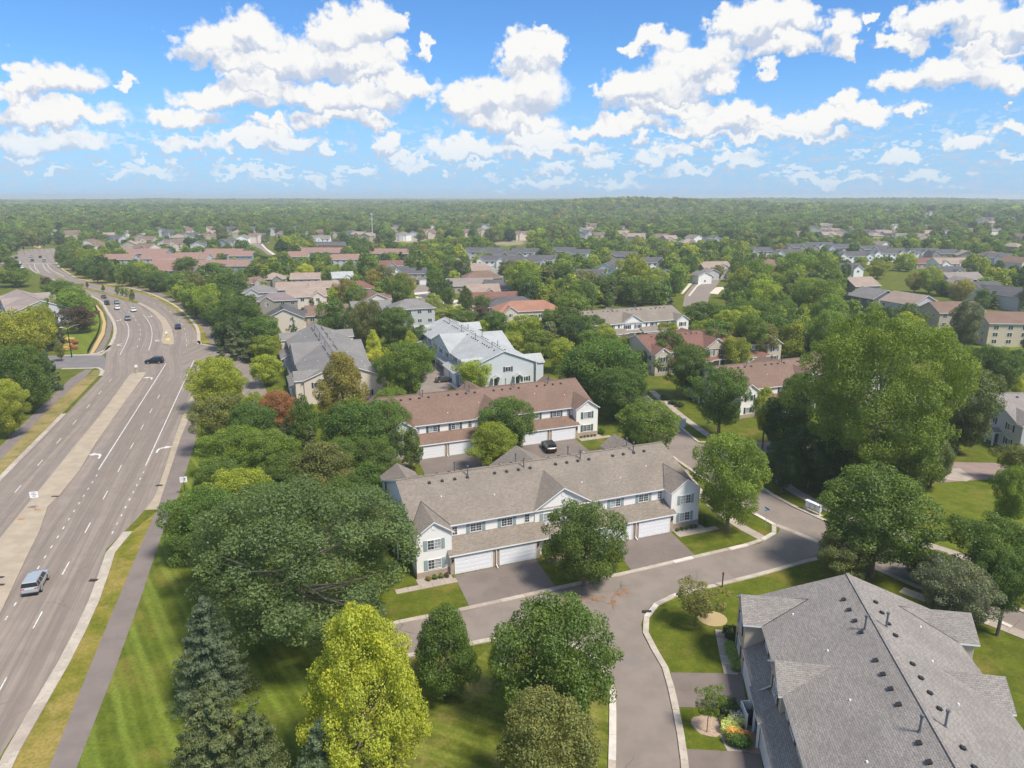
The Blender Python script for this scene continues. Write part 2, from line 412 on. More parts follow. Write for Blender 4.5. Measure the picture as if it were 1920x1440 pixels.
# paired stations so that the wheel tracks run with the road
def pair(Lp, Rp, n, name, z=.008):
    return ribbon(name, Lp, Rp, n, z, HWY)
hw = pair(Ln, Rn, 60, 'highway')
pair([Ln[-1]] + [at(196, 690), at(198, 672)] + Lup, [Rn[-1]] + Rup, 140, 'highway')
sheet('side_street', [(118,667),(160,665.5),(188,664),(196,668),(199,680),(196,691),(186,690.5),(118,691.5),(60,692),(60,667)], .012, asphalt('side_asphalt', (.20,.18,.175), (.14,.12,.12), 0, .3))
sheet('side_street', [(372,641),(402,651),(430,655),(440,662),(470,672),(485,700),(488,740),(470,744),(455,700),(430,680),(402,671),(389,676),(372,700),(340,700),(340,650)], .012, HWY)
sheet('cross_street', [(35,490),(0,499),(-60,507),(-60,497),(0,486),(33,477),(60,480)], .012, HWY)
sheet('cross_street', [(101,487),(160,490),(230,494),(230,488),(160,483),(103,478)], .014, HWY)
# far continuation of the road between the woods
sheet('highway', [(43,450.5),(77,455.5),(60,447),(30,441),(0,436),(-40,432),(-40,436),(0,441)], .02, HWY)
sheet('bare_slope', [(0,407),(24,403.5),(22,409),(8,417),(0,421),(-30,420),(-30,410)], 6.5, surf('bare_earth', (.40,.27,.20), (.33,.24,.17), scale=.05, coord='Object'))
# concrete gutters and kerb of the highway
def gutter(P, w, side, name='kerb', near=False):
    Q = offset(P, side * w / 2)
    if near: slabs(name, 'kerb_segment', Q, w, .10, 6.0, CON, z=.004, mats=[CON, CON, CON, SIDE])
    else:
        mb = MB(); A, B = offset(P, 0), offset(P, side * w)
        for k in range(len(P) - 1):
            q = [(*A[k], .12), (*B[k], .12), (*B[k + 1], .12), (*A[k + 1], .12)]
            mb.poly(q if side < 0 else q[::-1]); mb.poly([(*A[k], 0), (*A[k], .12), (*A[k + 1], .12), (*A[k + 1], 0)]); mb.poly([(*B[k], 0), (*B[k], .12), (*B[k + 1], .12), (*B[k + 1], 0)])
        tag(mb.build(name, CON), kind='structure')
gutter(resample(smooth(Rn[:7], 1), 2), 1.15, -1, near=True)
# ribbon shoulder widening north of the taper
sheet('shoulder', [(272,957),(288,935),(295.6,919),(306,890),(330,813.5),(353.6,752.8),(361,739.6),(366,722),(374,727),(369.5,747.5),(358,776),(340,818.8),(316.7,890),(303,932),(295.6,956)], .07, MED)
gutter(resample(Ln[:3], 3), .9, 1, near=True)
gutter(smooth(Lup[:11], 1), 1.0, 1); gutter(smooth(Rup[:12], 1), 1.0, -1)
gutter(pp([(192,705),(196,696),(193,692),(184,689),(173,690),(118,691)]), .9, 1)
gutter(pp([(118,668),(160,666),(185,663),(200,657),(210,648)]), .9, 1)
gutter(pp([(389,677),(378,684),(372,700)]), .9, -1)
gutter(pp([(368,640),(374,646),(402,650.5),(420,652)]), .9, 1)
# medians
def raised(name, pts, h, mat, kerbw=.35):
    P = pp(pts); a = sum(P[i][0] * P[(i + 1) % len(P)][1] - P[(i + 1) % len(P)][0] * P[i][1] for i in range(len(P)))
    if a < 0: P = P[::-1]
    mb = MB(); mb.prism(P, 0, h); return tag(mb.build(name, mat), kind='structure')
raised('median', [(-60,1098),(0,1011),(66,929.6),(132,847.8),(184.7,784),(243,704),(252,699),(273,698.7),(272,703),(229.6,760.7),(179.5,832),(147.8,884.7),(113.5,927),(89.7,950.7),(73.9,998),(52.8,1040),(0,1153),(-60,1290),(-140,1440),(-320,1440)], .13, MED)
for a, b in (((0,1019),(243,707.5)), ((0,1143),(52,1032))):
    pass
raised('median', [(305,645),(302,640),(306,620),(302,604.7),(288.8,589),(271,576),(247,565.4),(262,567),(293,583),(310.6,598),(321.6,615.6),(326,633),(326,645.5),(318,647)], .13, MED)
raised('median', [(262.5,568),(240,559.5),(229.7,556.4),(186,545.4),(144,534.5),(110,520),(100,513),(104,520),(144,536.8),(164,543.2),(208,554.5),(235,563.5),(247,566.8),(258,569.5)], .14, GRV)
raised('median', [(52,456),(60,455),(78,463),(74,466),(62,462)], .14, ORANGE)
# lines
mk = MB()
def line(pts, w=.14, z=.016, world=False):
    P = pts if world else pp(pts); A, B = offset(P, w / 2), offset(P, -w / 2)
    for k in range(len(P) - 1): mk.poly([(*A[k], z), (*B[k], z), (*B[k + 1], z), (*A[k + 1], z)])
def dash(px, L=3.0, w=.15, world=None, d=None, z=.016):
    p = world or at(*px); dx, dy = d or dirn
    line([(p[0] - dx * L / 2, p[1] - dy * L / 2), (p[0] + dx * L / 2, p[1] + dy * L / 2)], w, z, True)
line([(311.7,681),(184.7,880.8)], .18); line([(363.6,676),(273,873)], .18)
for k in range(-4, 9):
    c0 = (-78.9 - dirn[0] * 0, 150.6)
    p = (-52.1 + dirn[0] * 11.85 * k, 68.9 + dirn[1] * 11.85 * k)
    dash(None, 3.4, .14, world=p)
for k in range(-7, 7):
    p = (-78.6 + dirn[0] * 12.1 * k, 105.1 + dirn[1] * 12.1 * k); dash(None, 3.2, .14, world=p)
for a, b, n in (((184.7,886),(0,1178),30), ((272,880),(200,1020),16)):
    P0_, P1_ = at(*a), at(*b); L = math.dist(P0_, P1_); n = int(L / 2.9); d = ((P1_[0] - P0_[0]) / L, (P1_[1] - P0_[1]) / L)
    for k in range(n): dash(None, .8, .16, world=(P0_[0] + d[0] * 2.9 * (k + .5), P0_[1] + d[1] * 2.9 * (k + .5)), d=d)
c4 = lambda x, y: (x * .21875, 480 + y * .21875)
line(smooth(pp([c4(1075,555), c4(1100,600), c4(1106,640), c4(1095,720), c4(1030,845)]), 2), .18, world=True)
line(smooth(pp([c4(1228,500), c4(1285,575), c4(1306,650), c4(1300,725), c4(1275,808)]), 2), .18, world=True)
def dashes(pts, L=3.0):
    P = pp(pts)
    for i, p in enumerate(P):
        a = P[max(0, i - 1)]; b = P[min(len(P) - 1, i + 1)]; l = math.dist(a, b); dash(None, L, .15, world=p, d=((b[0] - a[0]) / l, (b[1] - a[1]) / l))
dashes([c4(1068,452), c4(1105,482), c4(1140,515), c4(1165,550), c4(1190,590), c4(1202,632), c4(1202,672), c4(1196,715), c4(1178,775)])
dashes([c4(1230,380), c4(1275,392), c4(1320,405), c4(1370,422), c4(1418,445), c4(1460,475), c4(1500,508), c4(1532,543), c4(1560,582), c4(1578,625), c4(1590,668), c4(1598,722), c4(1600,765)])
dashes([c4(760,262), c4(850,283), c4(940,300), c4(1030,322), c4(1120,348)])
c1b = lambda x, y: (x / 6, 370 + y / 6)
for q in ([c1b(385,745), c1b(395,790), c1b(440,850)], [c1b(480,745), c1b(500,800), c1b(560,850)], [c1b(530,745), c1b(550,790), c1b(620,840), c1b(720,890)], [c1b(640,745), c1b(680,800), c1b(800,870)], [c1b(330,770), c1b(360,820), c1b(420,860)]):
    line(smooth(pp(q), 2), .3, world=True)
line([c1b(200,742), c1b(640,748)], .9); line([c1b(215,690), c1b(560,684)], .5)
def arrow(px, kind, ang=None, s=1.0):
    p = at(*px); d = dirn if ang is None else (math.cos(ang), math.sin(ang)); r = (d[1], -d[0])
    if kind == 'L': r = (-r[0], -r[1])
    loc = lambda u, v: (p[0] + d[0] * v * s + r[0] * u * s, p[1] + d[1] * v * s + r[1] * u * s, .017)
    shaft = [(-.75,-1.6),(-.45,-1.6),(-.45,-.5),(-.2,.15),(.35,.45),(.35,.95),(-.5,.55),(-.75,-.3)]
    for poly in ([shaft[0], shaft[1], shaft[2], shaft[7]], [shaft[7], shaft[2], shaft[3], shaft[6]], [shaft[6], shaft[3], shaft[4], shaft[5]], [(.35,.05),(1.5,.72),(.35,1.35)]):
        mk.poly([loc(u, v) for u, v in poly])
arrow((181,854), 'L', s=1.15); arrow((304,842), 'R', s=1.15); arrow((280,709), 'L', s=1.15)
up = math.radians(97)
arrow(c4(1020,550), 'R', R(-50), 1.1); arrow(c4(1025,760), 'L', R(-105), 1.1); arrow(c4(1290,518), 'R', R(-50), 1.1); arrow(c4(1350,725), 'L', R(-95), 1.1)
tag(mk.build('road_markings', WHITE), kind='structure')
ym = MB(); ym.poly([(*at(*q), .135) for q in ((311,635),(318,635),(319,639),(311,639))])
tag(ym.build('yellow_warning_panel', YELLOW), kind='structure')
# drain grates
for q in ((103,932),(299,911),(176,1089),(0,1084),(1,1098),(1213,1148)):
    x, y = at(*q); m_ = MB(); m_.box(x - .5, x + .5, y - .22, y + .22, .09, .145); tag(m_.build('drain_grate', surf('iron', (.05,.035,.03), rough=.7)), kind='structure')
# red-brown splash marks on the median
for q in ((70,957),(40,975)):
    x, y = at(*q); m_ = MB(); m_.poly([(x + .55 * math.cos(t), y + .3 * math.sin(t), .14) for t in np.linspace(0, 6.28, 9)[:-1]])
    tag(m_.build('rust_stain', surf('rust', (.45,.18,.07))), kind='structure')

# verges, trails
stx, sty = (302.5,1033.6), (348,1107)
A_, B_ = at(259.8,1284), at(305.6,1425); ang = math.atan2(B_[1] - A_[1], B_[0] - A_[0]) + R(90)
GRS = grass_mat('mown_grass', (.078, .110, .011), (.115, .150, .016), (.19, .165, .035), .6, stripe=(ang, 2.9, .55))
sheet('verge', [(14,1440),(92,1300),(160,1160),(200,1050),(240,1003),(293,960),(273.5,1000),(214,1140.6),(171,1244.5),(91.7,1440),(60,1530),(-40,1530)], .010, GRV)
sheet('trail', [(60,1530),(91.7,1440),(171,1244.5),(214,1140.6),(273.5,1000),(293,960),(303,932),(316.7,890),(340,818.8),(358,776),(369.5,747.5),(374,730),(385,728),(372,766),(366.8,826.7),(335,927),(301,1009),(269,1107),(214,1259.8),(143.6,1440),(112,1530)], .018, TRL)
sheet('lawn', [(112,1530),(143.6,1440),(214,1259.8),(269,1107),(301,1009),(335,927),(366.8,826.7),(380,760),(420,760),(470,900),(520,1060),(640,1180),(520,1530)], .006, GRS)
sheet('lawn', [(880,1250),(935,1195),(960,1190),(1020,1215),(1137,1250),(1150,1275),(1156,1300),(1155,1530),(560,1530),(640,1330),(800,1190)], .006, grass_mat('mown_grass_b', (.080,.102,.011), (.125,.148,.016), (.27,.22,.075), .7, stripe=(ang + .5, 2.6, .5)))
LT = pp([(-200,1034),(0,837),(87,752.8),(142.5,700),(160,693)]); LT2 = pp([(-200,1062),(0,863.6),(105.6,752.8),(169,700),(173,693)])
ribbon('trail', LT, LT2, 12, .018, TRL)
sheet('verge', [(-200,1062),(0,863.6),(105.6,752.8),(169,700),(176,694),(187,694),(190,699),(182,708),(113,779),(0,893),(-200,1105)], .010, GRD)
# north-west corner: trail, mulch strip, footway, black fence
sheet('trail', [(176,664),(183,654),(197,631),(201,611),(201,594),(190,573),(193,572),(207,592),(210,612),(206,632),(197,650),(190,662)], .02, TRL)
sheet('mulch_strip', [(168,664),(175,650),(190,622),(193,603),(187,585),(178,573),(182,572),(193,586),(199,606),(196,627),(182,652),(174,664)], .02, ORANGE)
sheet('sidewalk', [(118,665.5),(168,664),(190,662.5),(205,652),(209,655),(190,666.5),(118,667.5)], .03, SIDE)
sheet('verge', [(178,556),(190,562),(204,576),(206,589),(198,584),(184,566)], .012, GRD)
sheet('lawn', [(118,665),(167,664),(174,650),(190,622),(193,600),(186,580),(176,570),(150,590),(130,610),(118,625)], .008, grass_mat('bright_grass', (.12,.165,.016), (.15,.195,.02), (.2,.2,.05), .3, stripe=(R(40), 4, .2)))
UT = smooth(pp([c4(1850,755), c4(1820,680), c4(1750,580), c4(1650,480), c4(1520,390), c4(1380,330), c4(1250,300), c4(1100,270)]), 1)
band('trail', UT, 3.0, .02, TRL)
VG = smooth(pp([c4(1790,750), c4(1775,680), c4(1700,580), c4(1590,480), c4(1450,395), c4(1330,340), c4(1130,285), c4(900,250), c4(740,210), c4(650,165), c4(540,110)]), 1)
band('verge', VG, 5.0, .012, GRV)
sheet('verge', [c4(1000,262), c4(740,195), c4(640,150), c4(530,95), c4(560,95), c4(700,150), c4(900,215), c4(1150,260), c4(1400,290), c4(1300,310)], .011, GRD)

# ------------------------------------------------------------------ the local streets
c6 = lambda x, y: (700 + x * .3472, 680 + y * .3472)
top = [(700,1182),(766,1166),(854,1150),(1012,1114),(1100,1094),(1186,1075.6),(1305,1047),(1380,1030),(1425,1019),(1455,1003),(1463,993),(1455,984)]
mainL = [(1455,984),(1421,966),(1370,930),(1300,882),(1271,862),(1240,840),(1205,812),(1180,790),(1160,768)]
mainR = [(1210,742),(1240,770),(1277,805),(1305,829),(1316,834),(1340,832),(1384,829),(1440,829),(1520,831)]
sideB = [(1520,850),(1440,849),(1400,861),(1390,872),(1402,895),(1425,917.5),(1485,951),(1541,975.6),(1640,1022),(1720,1058),(1800,1095),(1900,1141),(1990,1185)]
low = [(1990,1225),(1899,1175),(1800,1130),(1714,1096),(1640,1064),(1590,1046),(1560,1040),(1522,1047),(1475,1060),(1425,1075),(1333,1097),(1290,1107),(1248,1119),(1222,1134),(1208,1153),(1202,1171),(1205,1189),(1220,1218),(1242.5,1250),(1257,1311),(1272,1390),(1277.5,1440),(1283,1540)]
southL = [(1152,1540),(1155,1440),(1156,1302),(1150.7,1273),(1137.5,1250),(1110,1222),(1060,1200),(1010,1188),(959.6,1189),(888,1203),(830,1214),(700,1240)]
sheet('street', top + mainL[1:] + mainR + sideB + low + southL, .012, STR)
sheet('street', [(1160,768),(1210,742),(1190,722),(1100,700),(1095,716),(1140,745)], .010, STR)
sheet('street', [(1450,829),(1520,850),(1600,868),(1760,905),(1850,899),(1920,905),(1990,915),(1990,897),(1920,886),(1866,868),(1780,866),(1700,858),(1600,840)], .010, asphalt('pink_asphalt', (.29,.215,.19), (.2,.15,.14), 0, .3))
sheet('driveway', [(1745,880),(1800,878),(1825,896),(1812,903),(1780,900),(1745,890)], .018, SIDE)
KM = [CON, CON, CON, SIDE, CON2]
def kerb(pts, seg=3.0, w=.62, side=1, h=.12, smoothn=2, mats=KM):
    P = smooth(pp(pts), smoothn); slabs('kerb', 'kerb_segment', offset(P, side * w / 2), w, h, seg, CON, mats=mats, z=.002)
kerb(top, side=1); kerb([mainL[i] for i in range(0, 9)], side=1, seg=4)
kerb([(1455,984),(1530,1014),(1560,1028),(1600,1046)], side=0, w=.9, h=.016)
kerb(mainR[:7], side=1, seg=4); kerb(sideB[2:], side=1, seg=4)
kerb(low[1:], side=1, seg=3.0); kerb(southL, side=1, seg=3.0)
def walk(pts, w=1.5, seg=1.5, mats=None, limit=300):
    slabs('sidewalk', 'paving_slab', smooth(pp(pts), 1), w, .05, seg, SIDE, mats=mats or [SIDE, SIDE, CON], z=.003, limit=limit)
walk([(1222,733),(1260,766),(1300,797),(1345,828),(1360,836)])
walk([(1428,868),(1450,893),(1480,915),(1515,936),(1570,962),(1640,990),(1725,1018),(1800,1042),(1880,1072)], 1.9)
walk([(1254,862),(1290,895),(1312,925),(1340,952),(1385,986),(1430,1010)], 1.6)
walk([(1690,1106),(1780,1140),(1866,1170),(1930,1196)], 1.6, 1.7)
sheet('mulch_strip', [(1222,741),(1260,752),(1275,762),(1262,770),(1240,756)], .02, MULCH)

# driveways
sheet('driveway', [(852,1079),(1004,1048),(1045,1105),(1044,1107),(882,1142)], .019, DRV)
sheet('driveway', [(1158,1014),(1253,993),(1308,1046),(1188,1074),(1172,1055)], .019, DRV)
# ------------------------------------------------------------------ buildings
def shingle(name, c, d, scale=1.0, sp=None):
    def ex(t, P, col):
        br = t.new('ShaderNodeTexBrick'); t.l.new(P, br.inputs['Vector'])
        br.inputs['Scale'].default_value = 1.0 / scale; br.inputs['Brick Width'].default_value = .42; br.inputs['Row Height'].default_value = .17
        br.inputs['Mortar Size'].default_value = .022; br.inputs['Mortar Smooth'].default_value = .5; br.inputs['Bias'].default_value = 0
        br.inputs['Color1'].default_value = (*c, 1); br.inputs['Color2'].default_value = (*d, 1)
        br.inputs['Mortar'].default_value = (*[x * .5 for x in d], 1)
        n = t.noise(P, 5.5, 3, .8); col = t.mix(t.ramp(n.outputs[0], .3, .7, 0, .5), br.outputs[0], sp or tuple(x * 1.45 for x in c))
        n2 = t.noise(P, .22, 3); col = t.mix(t.ramp(n2.outputs[0], .35, .7, 0, .28), col, tuple(x * .72 for x in d))
        return col
    return surf(name, c, d, extra=ex, rough=.95, spec=.15, bump=.35, bscale=9)
RF_TAN = shingle('shingles_tan_grey', (.275,.232,.19), (.175,.145,.118), sp=(.40,.35,.295))
RF_BRN = shingle('shingles_brown', (.245,.162,.122), (.165,.105,.08), sp=(.32,.225,.175))
RF_RED = shingle('shingles_red_brown', (.235,.125,.098), (.15,.08,.065))
RF_GRY = shingle('shingles_grey', (.30,.275,.25), (.19,.172,.158), sp=(.41,.37,.335))
RF_GR2 = shingle('shingles_mid_grey', (.245,.23,.22), (.17,.16,.152))
RF_LGT = shingle('shingles_pale_grey', (.43,.44,.43), (.33,.335,.33))
RF_DRK = shingle('shingles_charcoal', (.13,.125,.13), (.08,.078,.084))
RF_TER = shingle('shingles_terracotta', (.38,.20,.14), (.28,.14,.10))
def siding(name, c, step=.11, vertical=False):
    def ex(t, P, col):
        s_ = t.sep(P)[0 if vertical else 1]
        w = t.m('FRACT', t.m('DIVIDE', s_, step))
        col = t.mix(t.ramp(w, .0, .16, .22, 0), c, tuple(x * .45 for x in c))
        n = t.noise(P, .8, 3); return t.mix(t.ramp(n.outputs[0], .3, .7, 0, .10), col, tuple(x * .82 for x in c))
    return surf(name, c, tuple(x * .97 for x in c), extra=ex, rough=.6, spec=.3)
W_WHT = siding('white_siding', (.84,.825,.80), .13)
W_BLU = siding('pale_grey_siding', (.60,.63,.65), .13)
W_BEI = siding('beige_siding', (.52,.45,.36), .13)
W_CRM = siding('cream_siding', (.66,.57,.48), .13)
W_TAU = siding('taupe_siding', (.30,.27,.23), .13)
W_DRK = siding('dark_grey_siding', (.14,.145,.16), .13)
W_LGR = siding('light_grey_siding', (.50,.50,.51), .13)
W_TAN = siding('tan_siding', (.44,.38,.29), .13)
W_NVY = siding('navy_siding', (.10,.14,.19), .13)
TRIM = surf('white_trim', (.82,.82,.82), rough=.5)
GAR = surf('garage_door_white', (.80,.81,.84), rough=.45)
BRICK = surf('brick', (.42,.31,.22), (.30,.21,.15), scale=6, rough=.9, extra=lambda t, P, col: (lambda br: (t.l.new(P, br.inputs['Vector']), [setattr(br.inputs[k], 'default_value', v) for k, v in (('Scale', 1.0), ('Brick Width', .24), ('Row Height', .085), ('Mortar Size', .012), ('Color1', (.44,.33,.24,1)), ('Color2', (.28,.19,.13,1)), ('Mortar', (.5,.45,.38,1)))], br.outputs[0])[-1])(t.new('ShaderNodeTexBrick')))
GLASS = surf('window_glass', (.035,.045,.055), (.10,.12,.14), scale=.9, rough=.08, spec=.9)
CURT = surf('curtained_glass', (.42,.43,.44), (.20,.22,.24), scale=1.6, rough=.12, spec=.8)
SH_BL = surf('blue_grey_shutter', (.28,.36,.37), rough=.7)
SH_GN = surf('green_shutter', (.08,.14,.13), rough=.7)
SH_DK = surf('dark_shutter', (.05,.055,.065), rough=.7)
DARKM = surf('black_vent', (.03,.03,.032), rough=.6)
PIPE = surf('galvanised_pipe', (.16,.17,.19), rough=.5, metallic=.3)
FNDN = surf('concrete_block', (.38,.36,.33), (.30,.28,.26), scale=3)
ROOFSLAB = .16

def roof_poly(rb, tb, pts, edges=None, d=.17):
    """top face into rb, white fascia on the given edges plus a soffit into tb"""
    rb.poly(pts)
    lowp = [(x, y, z - d) for x, y, z in pts]
    tb.poly(lowp[::-1])
    for k in (range(len(pts)) if edges is None else edges):
        j = (k + 1) % len(pts); a, b = pts[k], pts[j]
        tb.poly([lowp[k], lowp[j], b, a])
_cache = {}
def shared(key, fn):
    if key not in _cache: _cache[key] = fn()
    return _cache[key]
def window(parent, x, y, z, w, h, rot, frame=TRIM, glass=None, panes=2, shut=None, grid=True):
    """window on a wall: x,y,z = bottom centre, rot = direction the wall faces (radians, 0 = +x)"""
    def mk_():
        mb = MB(); t = .07; dd = .06
        mb.box(-w / 2, w / 2, -dd, 0, 0, t); mb.box(-w / 2, w / 2, -dd, 0, h - t, h)
        xs = [-w / 2 + (w - t) * k / panes for k in range(panes + 1)]
        for x_ in xs: mb.box(x_, x_ + t, -dd, 0, t, h - t)
        if grid:
            for k in range(panes):
                a, b = xs[k] + t, xs[k + 1]
                mb.box((a + b) / 2 - .012, (a + b) / 2 + .012, -dd + .012, -.02, t, h - t)
                for q in (1, 2): mb.box(a, b, -dd + .014, -.022, t + (h - 2 * t) * q / 3 - .012, t + (h - 2 * t) * q / 3 + .012)
        return mb.mesh('window_frame', frame)
    me = shared(('win', w, h, panes, grid, frame.name), mk_)
    def mkp(gl):
        mb = MB(); a = (w - .07) / panes - .07
        mb.poly([(-a / 2, -.018, 0), (a / 2, -.018, 0), (a / 2, -.018, h - .14), (-a / 2, -.018, h - .14)])
        return mb.mesh('pane', gl)
    fr = link('window', me, parent, (x, y, z), rot + R(90))
    for k in range(panes):
        gl = glass or random.choice([GLASS, GLASS, CURT])
        pm = shared(('pane', w, h, panes, gl.name), lambda: mkp(gl))
        cx = -w / 2 + .07 + (w - .07) * (k + .5) / panes - .035
        link('pane', pm, fr, (cx, 0, .07))
    if shut:
        def mks():
            mb = MB(); mb.box(-.21, .21, -.055, 0, 0, h)
            for q in range(7): mb.box(-.17, .17, -.07, -.055, .08 + q * (h - .16) / 7, .08 + (q + .55) * (h - .16) / 7)
            return mb.mesh('shutter', shut)
        sm = shared(('shut', h, shut.name), mks)
        for s_ in (-1, 1):
            c_, s2 = math.cos(rot + R(90)), math.sin(rot + R(90)); dx = s_ * (w / 2 + .25)
            link('shutter', sm, parent, (x + dx * c_, y + dx * s2, z), rot + R(90))
    return fr
def door(parent, x, y, rot, mat, w=.95, h=2.1):
    mb = MB(); mb.box(-w / 2 - .08, w / 2 + .08, -.05, 0, 0, h + .08); f = mb.mesh('door_frame', TRIM)
    o = link('door', f, parent, (x, y, .12), rot + R(90))
    mb = MB(); mb.box(-w / 2, w / 2, -.075, -.05, .01, h); mb.build('door_leaf', mat, o)
def garage_door(parent, x, y, rot, w=4.8, h=2.2, full=True, mat=None):
    mb = MB(); mb.box(-w / 2 - .12, -w / 2, -.09, .0, 0, h + .1); mb.box(w / 2, w / 2 + .12, -.09, 0, 0, h + .1); mb.box(-w / 2, w / 2, -.09, 0, h, h + .1)
    fr = mb.build('garage_door', TRIM, parent); fr.location = (x, y, .02); fr.rotation_euler = (0, 0, rot + R(90))
    def mp():
        mb = MB(); hh = h / 4 - .012; mb.box(-w / 2, w / 2, -.05, 0, 0, hh)
        for q in range(8):
            a = -w / 2 + w * (q + .1) / 8; b = -w / 2 + w * (q + .9) / 8; mb.box(a, b, -.062, -.05, .09, hh - .08)
        return mb.mesh('door_panel', mat or GAR)
    if full:
        pm = shared(('gp', w, h, (mat or GAR).name), mp)
        for q in range(4): link('door_panel', pm, fr, (0, 0, h / 4 * q + .004))
    else:
        mb = MB()
        for q in range(4): mb.box(-w / 2, w / 2, -.05, 0, h / 4 * q + .004, h / 4 * (q + 1) - .015)
        mb.build('door_panel', mat or GAR, fr)
def vent_mesh():
    mb = MB(); mb.box(-.15, .15, -.15, .15, -.05, .14); mb.box(-.19, .19, -.22, .17, .14, .17); return mb.mesh('roof_vent', DARKM)
def pipe_mesh():
    mb = MB(); mb.tube((0, 0, -.2), (0, 0, 1.25), .085, n=8); mb.tube((0, 0, 1.25), (0, 0, 1.42), .15, n=8); mb.tube((0, 0, -.1), (0, 0, .08), .2, .12, n=8); return mb.mesh('vent_pipe', PIPE)
def cap_mesh():
    mb = MB(); mb.tube((0, 0, -.05), (0, 0, .10), .10, .07, n=8); return mb.mesh('roof_cap', TRIM)

